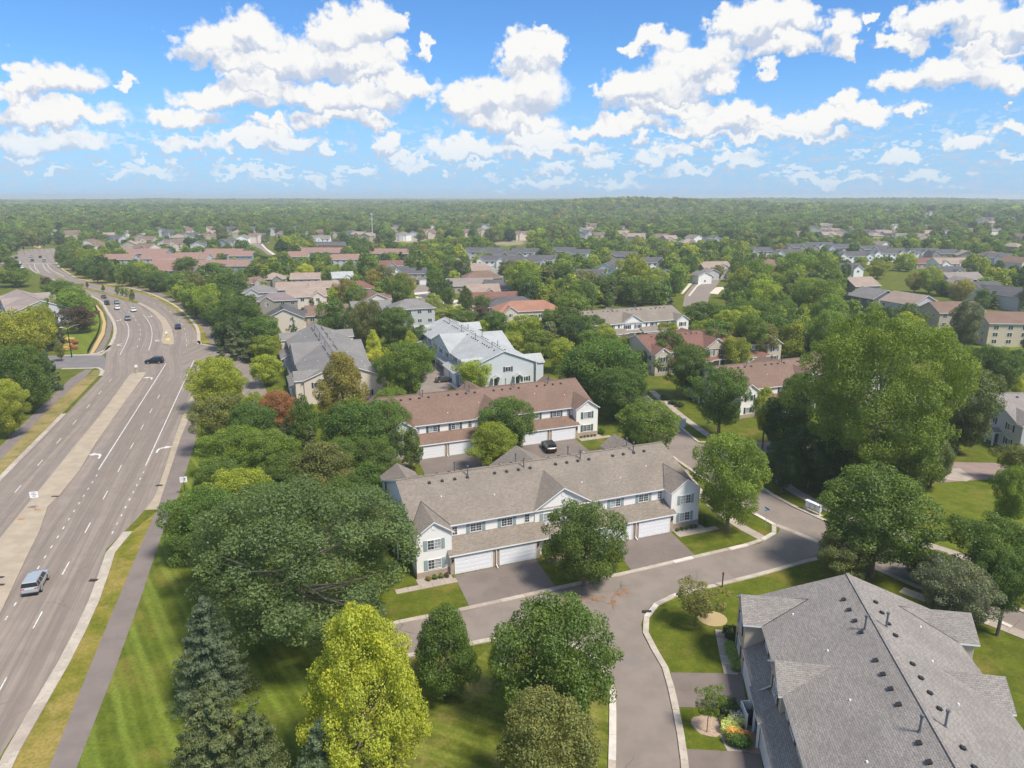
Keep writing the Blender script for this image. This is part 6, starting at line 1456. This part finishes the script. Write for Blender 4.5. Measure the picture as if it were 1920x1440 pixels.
# ------------------------------------------------------------------ street furniture
BLUE, TEAL, SIGNW, BLKT = surf('street_sign_blue', (.10,.28,.50)), surf('street_sign_teal', (.08,.38,.40)), surf('sign_white', (.86,.86,.87), rough=.4), surf('sign_black', (.02,.02,.02))
GALV, BLACK = surf('galvanised', (.42,.43,.44), rough=.5), surf('black_metal', (.015,.016,.018), rough=.5)
def textmesh(s, size, mat, ext=.004):
    cu = bpy.data.curves.new('t', 'FONT'); cu.body = s; cu.size = size; cu.extrude = ext; cu.align_x = 'CENTER'; cu.align_y = 'CENTER'; cu.resolution_u = 2
    tmp = bpy.data.objects.new('t', cu); me = bpy.data.meshes.new_from_object(tmp); bpy.data.objects.remove(tmp); me.materials.clear(); me.materials.append(mat); me.name = 'lettering'; return me
def lane_sign(px, py, label, post, kind):
    x, y = at(px, py); o = empty('road_sign', (x, y, .1), R(18)); tag(o, label, 'road sign', 'white lane signs')
    mb = MB(); mb.tube((0, 0, 0), (0, 0, 2.9), .045, n=6); mb.build('post', post, o)
    if kind == 'm':
        mb = MB(); mb.box(-.55, .55, -.03, -.005, 1.95, 2.9); mb.build('sign_panel', SIGNW, o)
        mb = MB(); mb.tube((0, 0, 0), (0, 0, .05), .28, n=8); mb.build('base_plate', MATS['rust'], o)
    else:
        mb = MB(); mb.box(-.52, .52, -.03, -.005, 1.95, 2.85); mb.build('sign_panel', SIGNW, o)
    if kind == 'm':
        for i, w in enumerate((.62, .70, .5)): q = MB(); q.box(-w / 2, w / 2, -.036, -.031, 2.66 - i * .24, 2.72 - i * .24); q.build('printed_line', BLKT, o)
    else:
        q = MB()
        for i in range(3): q.box(-.42, -.08, -.036, -.031, 2.62 - i * .22, 2.67 - i * .22)
        q.build('printed_lines', surf('print_grey', (.35,.36,.55)), o)
        q = MB(); q.poly([(.12, -.034, 2.15), (.22, -.034, 2.15), (.22, -.034, 2.5), (.12, -.034, 2.5)]); q.poly([(.04, -.034, 2.48), (.30, -.034, 2.48), (.17, -.034, 2.72)]); q.build('printed_arrow', BLKT, o)
lane_sign(69, 957, 'white lane sign on a rusty base standing on the concrete median', GALV, 'm')
lane_sign(347.5, 927, 'white lane sign on a black post in the grass beside the trail', BLACK, 'g')
def street_name(px, py, mat, label, yaw):
    x, y = at(px, py); o = empty('street_name_sign', (x, y, 0), R(yaw)); tag(o, label, 'street sign', 'street name signs')
    mb = MB(); mb.tube((0, 0, 0), (0, 0, 2.9), .035, n=6); mb.build('post', GALV, o)
    mb = MB(); mb.box(-.48, .48, -.015, .015, 2.62, 2.84); mb.build('name_blade', mat, o); mb = MB(); mb.box(-.015, .015, -.48, .48, 2.86, 3.08); mb.build('name_blade', mat, o)
street_name(1435, 990, BLUE, 'blue street name sign on the corner lawn right of the nearest row', 20)
street_name(1327, 818, TEAL, 'teal street name sign beside the far footpath', 20)
# mail boxes: three cabinets under one white cap
x, y = at(1524, 961); pa, pb = at(1512, 954), at(1538, 966); o = empty('mailbox_cluster', (x, y, 0), math.atan2(pb[1] - pa[1], pb[0] - pa[0])); o.scale = (.85, .85, .85); tag(o, 'white cluster of parcel and letter boxes under one cap beside the kerb', 'mailboxes')
mb = MB(); mb.box(-1.75, 1.75, -.5, .5, 0, .1); mb.build('plinth', CON, o)
for s in (-1.35, 1.35): mb = MB(); mb.box(s - .09, s + .09, -.1, .1, .1, .75); mb.build('leg', TRIM, o)
mb = MB(); mb.box(-1.62, 1.62, -.38, .38, 1.72, 1.84); mb.build('cap', TRIM, o)
MBX = surf('mailbox_grey', (.55,.60,.64), rough=.5)
for k in (-1, 0, 1):
    mb = MB(); mb.box(k * 1.02 - .47, k * 1.02 + .47, -.27, .27, .7, 1.70); c = mb.build('cabinet', MBX, o)
    dm = shared('mbd', lambda: (lambda q: (q.box(-.13, .13, -.012, 0, -.1, .1), q.mesh('letterbox_door', SIGNW))[1])(MB()))
    for i in range(3):
        for j in range(4): link('letterbox_door', dm, c, (k * 1.02 - .3 + .3 * i, -.272, .83 + .24 * j))
x, y = at(1281, 800); o = empty('utility_cabinet', (x, y, 0), R(-30)); tag(o, 'pale grey utility cabinet at the kerb by the footpath', 'utility box')
mb = MB(); mb.box(-.42, .42, -.3, .3, .08, 1.55); mb.build('cabinet', MBX, o); mb = MB(); mb.box(-.47, .47, -.35, .35, 1.55, 1.68); mb.build('lid', SIGNW, o); mb = MB(); mb.box(-.5, .5, -.4, .4, 0, .08); mb.build('plinth', CON, o); mb = MB(); mb.box(-.02, .02, -.31, -.3, .7, 1.0); mb.build('handle', BLACK, o)
x, y = at(1354, 1101); o = empty('marker_post', (x, y, 0)); tag(o, 'dark wooden marker post at the kerb above the crabapple tree', 'post'); mb = MB(); mb.box(-.06, .06, -.06, .06, 0, 1.7); mb.build('post', surf('dark_wood', (.07,.04,.03)), o); mb = MB(); mb.box(-.1, .1, -.09, .09, 1.7, 1.95); mb.build('reflector', surf('brown_red', (.16,.06,.04)), o)
x, y = at(135, 671); o = empty('street_lamp', (x, y, 0), R(20)); tag(o, 'tall street lamp with black pole and pale curved arm at the side street', 'street lamp')
mb = MB(); mb.tube((0, 0, 0), (0, 0, 8.6), .17, .11, n=8); mb.build('pole', BLACK, o); mb = MB(); mb.tube((0, 0, 8.5), (1.6, .2, 9.3), .06, n=6); mb.tube((1.6, .2, 9.3), (3.0, .4, 9.5), .05, n=6); mb.tube((0, 0, 8.5), (-1.1, -.1, 9.0), .06, n=6); mb.build('arm', GALV, o); mb = MB(); mb.box(-1.8, -1.0, -.22, .08, 8.95, 9.1); mb.build('lamp_head', SIGNW, o)
mb = MB(); mb.box(-.35, .35, -.35, .35, 0, .12); mb.build('base', TEAL, o)
x, y = at(39.5, 787); o = empty('fire_hydrant', (x, y, 0)); tag(o, 'red fire hydrant in the rough grass left of the highway trail', 'hydrant'); mb = MB(); mb.tube((0, 0, 0), (0, 0, .7), .16, n=10); mb.tube((0, 0, .7), (0, 0, .88), .19, .07, n=10); mb.build('barrel', surf('hydrant_red', (.50,.04,.03)), o); mb = MB(); mb.tube((-.28, 0, .5), (.28, 0, .5), .08, n=8); mb.tube((0, -.25, .42), (0, 0, .42), .1, n=8); mb.build('nozzles', MATS['hydrant_red'], o)
# black railing fence along the mulch strip
FP = smooth(pp([(165,664),(173,648),(182,634),(187,618),(189,605),(186,592),(181,580),(175,571)]), 1)
o = empty('railing_fence', (FP[0][0], FP[0][1], 0)); tag(o, 'dark picket railing curving between the bright lawn and the mulch strip', 'fence')
Q = resample(FP, 2.4); px_ = shared('fpost', lambda: (lambda q: (q.box(-.05, .05, -.05, .05, 0, 1.35), q.mesh('post', BLACK))[1])(MB()))
for i, q in enumerate(Q):
    link('post', px_, o, (q[0] - FP[0][0], q[1] - FP[0][1], 0))
    if i + 1 < len(Q):
        a_, b_ = q, Q[i + 1]; L = math.dist(a_, b_); mb = MB(); mb.box(0, L, -.015, .015, 1.15, 1.2); mb.box(0, L, -.015, .015, .15, .2)
        for k in range(1, int(L / .14)): mb.box(k * .14 - .01, k * .14 + .01, -.01, .01, .2, 1.15)
        mb.build('rail_panel', BLACK, o, loc=(a_[0] - FP[0][0], a_[1] - FP[0][1], 0), rz=math.atan2(b_[1] - a_[1], b_[0] - a_[0]))
def keepsign(px, py, label, h=1.5):
    x, y = at(px, py); o = empty('keep_right_sign', (x, y, .12), R(15)); tag(o, label, 'road sign', 'median nose signs'); mb = MB(); mb.tube((0, 0, 0), (0, 0, h + .9), .04, n=6); mb.build('post', GALV, o); mb = MB(); mb.box(-.32, .32, -.03, -.01, h + .1, h + .85); mb.build('white_panel', SIGNW, o)
    for k, m in enumerate((YELLOW, BLACK, YELLOW, BLACK)): mb = MB(); mb.box(-.26, .26, -.03, -.01, h - .62 + k * .17, h - .46 + k * .17); mb.build('chevron_stripe', m, o)
keepsign(257, 701, 'yellow and black median marker at the tip of the lower median'); keepsign(313, 634, 'white and yellow marker at the nose of the upper median', 1.3)
def mast(px, py, h, label, name='mast', w=.9):
    x, y = at(px, py); o = empty(name, (x, y, 0)); tag(o, label, 'mast'); mb = MB(); mb.tube((0, 0, 0), (0, 0, h), w, w * .65, n=8); mb.build('pole', surf('mast_white', (.50,.50,.49)), o); mb = MB()
    for z in (h * .98, h * .80): mb.box(-2.1 * w, 2.1 * w, -.25, .25, z - 1.0, z + .6)
    mb.build('antenna_panels', MATS['mast_white'], o)
mast(699, 454, 28.5, 'tall white monopole mast rising above the estate left of centre', w=.55); mast(736, 444, 10, 'short white pole right of the tall mast', w=.4)
def pole(px, py, h, label, name='utility_pole'):
    x, y = at(px, py); o = empty(name, (x, y, 0)); tag(o, label, 'utility pole', 'light poles'); mb = MB(); mb.tube((0, 0, 0), (0, 0, h), .16, .10, n=6); mb.build('pole', surf('weathered_wood', (.28,.24,.20)), o); mb = MB(); mb.box(-1.0, 1.0, -.06, .06, h - .7, h - .55); mb.build('crossarm', MATS['weathered_wood'], o)
pole(1360, 567, 12, 'slim grey pole rising from the trees by the curved street'); pole(1752, 538, 7.5, 'short pale pole behind the light grey house')
for px, py, l in ((145,497,'lamp post left of the roadside trees'),(463,672,'white globe lamp at the entrance road by the spruces'),(84,464,'lamp post on the far verge'),(105,472,'lamp post on the far right verge')):
    x, y = at(px, py); o = empty('lamp_post', (x, y, 0)); tag(o, l, 'lamp post', 'lamp posts'); mb = MB(); mb.tube((0, 0, 0), (0, 0, 3.2), .06, n=6); mb.build('pole', BLACK, o); mb = MB(); mb.tube((0, 0, 3.2), (0, 0, 3.7), .3, .22, n=8); mb.build('globe', SIGNW, o)
for px, py, l in ((22,478,'left'),(33,477,'second'),(46,477,'third'),(62,470,'fourth'),(73,469,'fifth'),(84,470,'right')):
    x, y = at(px, py); o = empty('traffic_signal', (x, y, 0)); tag(o, 'small black traffic signal at the distant crossing, %s of the row' % l, 'traffic signal', 'distant traffic signals'); mb = MB(); mb.tube((0, 0, 0), (0, 0, 4.5), .1, n=6); mb.build('pole', BLACK, o); mb = MB(); mb.box(-.45, .45, -.4, .4, 4.0, 6.0); mb.build('signal_head', BLACK, o)
mb = MB(); a_, b_ = at(42, 447.5), at(120, 452.5); L = math.dist(a_, b_); mb.box(0, L, -.3, .3, 0, 3.0); o = mb.build('noise_wall', surf('pale_grey_wall', (.48,.48,.47)), loc=(a_[0], a_[1], 0), rz=math.atan2(b_[1] - a_[1], b_[0] - a_[0])); tag(o, 'long low pale wall behind the far end of the highway', 'wall')
x, y = at(35, 441); o = empty('brick_tower', (x, y, 0)); tag(o, 'small orange brick tower at the far end of the highway', 'tower'); mb = MB(); mb.box(-4, 4, -4, 4, 0, 9); mb.build('wall', surf('orange_brick', (.48,.20,.12)), o); mb = MB(); mb.box(-4.4, 4.4, -4.4, 4.4, 9, 9.8); mb.build('roof', CON2, o)

# ------------------------------------------------------------------ the garden corner of the lower right row
x, y = at(*c7_(392, 888)); o = empty('air_conditioner', (x, y, .02), R(10)); tag(o, 'grey air conditioning unit with round fan grille beside the white screen fence', 'air conditioner')
mb = MB(); mb.box(-.48, .48, -.48, .48, .08, .95); mb.build('casing', surf('ac_grey', (.40,.385,.35), rough=.6), o)
mb = MB()
for k in range(14):
    for s in (-1, 1): mb.box(-.42 + k * .063, -.40 + k * .063, s * .495 - .01, s * .495 + .01, .15, .88)
mb.build('louvres', BLACKP, o)
mb = MB(); mb.tube((0, 0, .95), (0, 0, .985), .40, n=20); mb.build('fan_grille', BLACKP, o); mb = MB()
for k in range(3): a = k * 2.1; mb.poly([(0, 0, .992), (.34 * math.cos(a), .34 * math.sin(a), .992), (.34 * math.cos(a + .7), .34 * math.sin(a + .7), .992)])
mb.build('fan_blades', RIM, o); mb = MB(); mb.box(-.6, .6, -.6, .6, 0, .08); mb.build('pad', CON, o)
def screen(a, b, label, h=1.5):
    L = math.dist(a, b); o = empty('screen_fence', (a[0], a[1], .02), math.atan2(b[1] - a[1], b[0] - a[0])); tag(o, label, 'fence', 'white screen fences'); n = max(3, int(L / .16))
    sl = shared(('slat', h), lambda: (lambda q: (q.box(0, .135, -.02, .02, .08, h - .06), q.mesh('slat', TRIM))[1])(MB()))
    for k in range(n): link('slat', sl, o, (.06 + k * (L - .12) / n, 0, 0))
    for z, nm in ((h - .06, 'top_rail'), (.0, 'bottom_rail')): mb = MB(); mb.box(0, L, -.04, .04, z, z + .08); mb.build(nm, TRIM, o)
    for x_ in (0, L): mb = MB(); mb.box(x_ - .07, x_ + .07, -.07, .07, 0, h + .08); mb.build('post', TRIM, o)
screen(at(*c7_(418, 850)), at(*c7_(480, 848)), 'short white slatted screen at the garage wall behind the black bin'); screen(at(*c7_(418, 850)), at(*c7_(447, 925)), 'longer white slatted screen between air conditioner and patio')
def bin_(px, py, mat, label, w=None, yaw=10, h=1.05):
    x, y = w or at(px, py); o = empty('wheelie_bin', (x, y, .02), R(yaw)); tag(o, label, 'bin', 'wheeled bins'); mb = MB(); A_ = [(-.27,-.3),(.27,-.3),(.27,.3),(-.27,.3)]; B_ = [(-.34,-.38),(.34,-.38),(.34,.38),(-.34,.38)]
    for k in range(4): j = (k + 1) % 4; mb.poly([(*A_[k], .05), (*A_[j], .05), (*B_[j], h - .1), (*B_[k], h - .1)])
    mb.build('body', mat, o); mb = MB(); mb.box(-.37, .37, -.42, .4, h - .1, h - .02); mb.box(-.3, .3, -.34, .3, h - .02, h + .05); mb.build('lid', mat, o)
    for s in (-1, 1): mb = MB(); mb.tube((s * .3 - .05, .34, .14), (s * .3 + .05, .34, .14), .14, n=10); mb.build('wheel', BLACKP, o)
BBL = surf('bin_blue', (.02,.12,.22))
bin_(0, 0, BLACKP, 'black wheeled bin behind the white screen on the patio', w=at(*c7_(463, 890)))
bin_(841, 706, BBL, 'blue wheeled bin by the garage of the pale grey row'); bin_(541, 724, BBL, 'blue wheeled bin beside the cream row'); bin_(861, 731, BBL, 'dark blue wheeled bin at the corner of the pale grey row')
# patio chair, table
x, y = at(*c7_(512, 905)); o = empty('patio_table', (x, y, .03)); tag(o, 'small round pale patio table below the garage roof edge', 'table'); mb = MB(); mb.tube((0, 0, .62), (0, 0, .67), .38, n=16); mb.build('table_top', surf('wood_pale', (.52,.38,.27)), o)
for k in range(3): a = k * 2.09; mb = MB(); mb.tube((.1 * math.cos(a), .1 * math.sin(a), .62), (.32 * math.cos(a), .32 * math.sin(a), 0), .02, n=5); mb.build('leg', BLACK, o)
CHB = surf('chair_blue', (.12,.33,.48))
for q, l in ((c7_(508, 868), 'blue garden chair behind the patio table'), (c7_(508, 948), 'blue garden chair in front of the patio table')):
    x, y = at(*q); o = empty('garden_chair', (x, y, .03), R(80)); tag(o, l, 'chair', 'blue garden chairs'); mb = MB(); mb.box(-.25, .25, -.25, .25, .42, .46); mb.build('seat', CHB, o); mb = MB(); mb.box(-.25, .25, .22, .26, .5, .95); mb.build('backrest', CHB, o)
    for a in (-1, 1):
        for b in (-1, 1): mb = MB(); mb.box(a * .22 - .02, a * .22 + .02, b * .22 - .02, b * .22 + .02, 0, .42); mb.build('leg', CHB, o)

# ------------------------------------------------------------------ shrubs and flowers
def shrub_mesh(seed, n=1500, leaf=.13, kind='round'): return broadleaf('foliage', seed, 16, n, leaf, kind, (.3, .48), .1)[0]
SHR = [shrub_mesh(s) for s in (81, 82, 83)]
def shrub(w, r, h, c, label, group=None, name='shrub'):
    o = link(name, rnd.choice(SHR), None, (w[0], w[1], h * .46), rnd.uniform(0, 6), (r, r, h * .5)); v = rnd.uniform(.9, 1.1); o.color = tuple(q * v for q in c) + (1,); tag(o, label, 'shrub', group)
shrub(at(*c7_(383, 450)), 1.25, 1.5, COLR['D'], 'dark clipped shrub at the far wing of the lower right row'); shrub(at(*c7_(350, 835)), 1.25, 1.4, COLR['D'], 'dark round shrub beside the air conditioner'); shrub(at(*c7_(350, 885)), .7, .7, COLR['M'], 'small bright shrub in the gravel below the dark one')
for i, q in enumerate(((360,490),(366,520),(375,550),(385,580),(392,608),(382,505),(395,535),(405,565),(412,595))): shrub(at(*c7_(*q)), .62, .75, (.20,.26,.08), '%s clump from the far end of the variegated plants by the garage wall' % ordn(i), 'variegated plants by the garage wall', 'plant')
for i, (q, c) in enumerate((((362,915),(.42,.44,.20)),((390,905),(.45,.46,.22)),((415,900),(.42,.42,.2)),((350,940),(.42,.44,.2)),((385,945),(.40,.40,.16)),((372,975),(.48,.27,.08)),((430,985),(.50,.27,.08)),((400,1010),(.07,.13,.03)),((440,1015),(.07,.13,.03)),((375,1000),(.08,.13,.03)))):
    shrub(at(*c7_(*q)), .72, 1.1, c, '%s flowering clump in the gravel bed beside the patio' % ordn(i), 'flowering clumps by the patio', 'plant')
k = 0
for oo, yy in ((o1, 21.6), (o2, 21.84)):
    nm = 'nearest white row' if k == 0 else 'brown roofed row'
    for j, u in enumerate(np.linspace(16.4, 19.4, 5)): shrub(loc1(u, -10.9, oo, yy), .34, .5, COLR['G'], '%s little shrub of five in front of the right wing of the %s' % (ordn(j), nm), 'little shrubs before the %s' % nm)
    shrub(loc1(21.2, -10.0, oo, yy), .95, 1.3, COLR['G'], 'round shrub at the right corner of the %s' % nm)
    for j, (u, c) in enumerate(((-19.2, COLR['A']), (-18.4, COLR['G']), (-17.6, COLR['M']), (-16.9, COLR['P']))): shrub(loc1(u, -10.9, oo, yy), .42, .6, c, '%s low shrub in the bed before the left wing of the %s' % (ordn(j), nm), 'little shrubs before the %s' % nm)
    k += 1
for i, q in enumerate(((128,652),(138,655),(122,658),(140,645),(130,640))): shrub(at(*q), 1.6, 1.5, (.42,.34,.14) if i % 2 == 0 else (.30,.14,.08), '%s ornamental clump below the street lamp' % ordn(i), 'ornamental clumps below the street lamp', 'plant')
shrub(at(531*1.0 + 230, 741), 1.6, 1.5, COLR['D'], 'dark round shrub at the end of the cream row')
for i, q in enumerate(((1246,750),(1262,758),(1275,762))): shrub(at(*q), 1.2, 1.1, COLR['D'], '%s shrub in the bed before the beige row' % ordn(i), 'shrubs before the beige row')
for i, (a_, b_) in enumerate((((1745,600),(0,0)),)): pass
# fallen leaves on the street
lp = []; ln = []
for _ in range(520):
    cx, cy, sx_, sy_ = random.choice([(1090,1123,26,5),(1120,1123,24,4),(1062,1124,14,4),(1172,1108,10,5),(1158,1114,8,3),(1150,1130,6,3)]); w = at(random.gauss(cx, sx_ * .55), random.gauss(cy, sy_ * .85)); lp.append((w[0], w[1], .03)); ln.append((random.gauss(0, .2), random.gauss(0, .2), 1))
me = leaves_mesh('fallen_leaves', np.array(lp), np.array(ln), np.full(len(lp), .11), rng.random(len(lp)), surf('fallen_leaf_orange', (.42,.20,.08), (.30,.14,.07), scale=2, coord='Object'))
tag(link('fallen_leaves', me), 'scatter of orange fallen leaves on the street junction', kind='stuff')
# timber deck of the tall cream house
x, y = at(1838, 634); o = empty('timber_deck', (x, y, 0), R(-4)); tag(o, 'pale timber deck with stairs against the tall cream house', 'deck'); TIM = surf('pale_timber', (.50,.38,.24))
mb = MB(); mb.box(0, 9, -2.5, 1.5, 2.5, 2.7); mb.build('platform', TIM, o); mb = MB(); mb.box(0, 9, -2.5, -2.44, 2.7, 3.7); mb.box(0, .06, -2.5, 1.5, 2.7, 3.7); mb.build('railing', TIM, o)
for k in range(4): mb = MB(); mb.box(.4 + k * 2.7, .6 + k * 2.7, -2.4, -2.2, 0, 2.5); mb.build('post', TIM, o)
for k in range(12): mb = MB(); mb.box(-.35 * (k + 1), -.35 * k + .05, -2.5, -1.2, 2.5 - .21 * (k + 1), 2.56 - .21 * (k + 1)); mb.build('step', TIM, o)
mb = MB(); mb.poly([(0, -2.55, 3.6), (0, -2.55, 2.5), (-4.4, -2.55, 0), (-4.4, -2.55, 1.0)]); mb.build('stair_rail', TIM, o)

# ------------------------------------------------------------------ the air
hz_ = MB(); hz_.box(-9800, 9800, -9800, 9800, -4.2, 55, bottom=True); hm = bpy.data.materials.new('haze'); hm.use_nodes = True; hn = hm.node_tree.nodes; hn.clear()
pv = hn.new('ShaderNodeVolumePrincipled'); pv.inputs['Density'].default_value = .00023; pv.inputs['Color'].default_value = (.86, .93, 1, 1); pv.inputs['Anisotropy'].default_value = .2
ou = hn.new('ShaderNodeOutputMaterial'); hm.node_tree.links.new(pv.outputs[0], ou.inputs['Volume']); hm.cycles.homogeneous_volume = True
tag(hz_.build('haze', hm), 'thin summer haze over the whole landscape', kind='stuff')
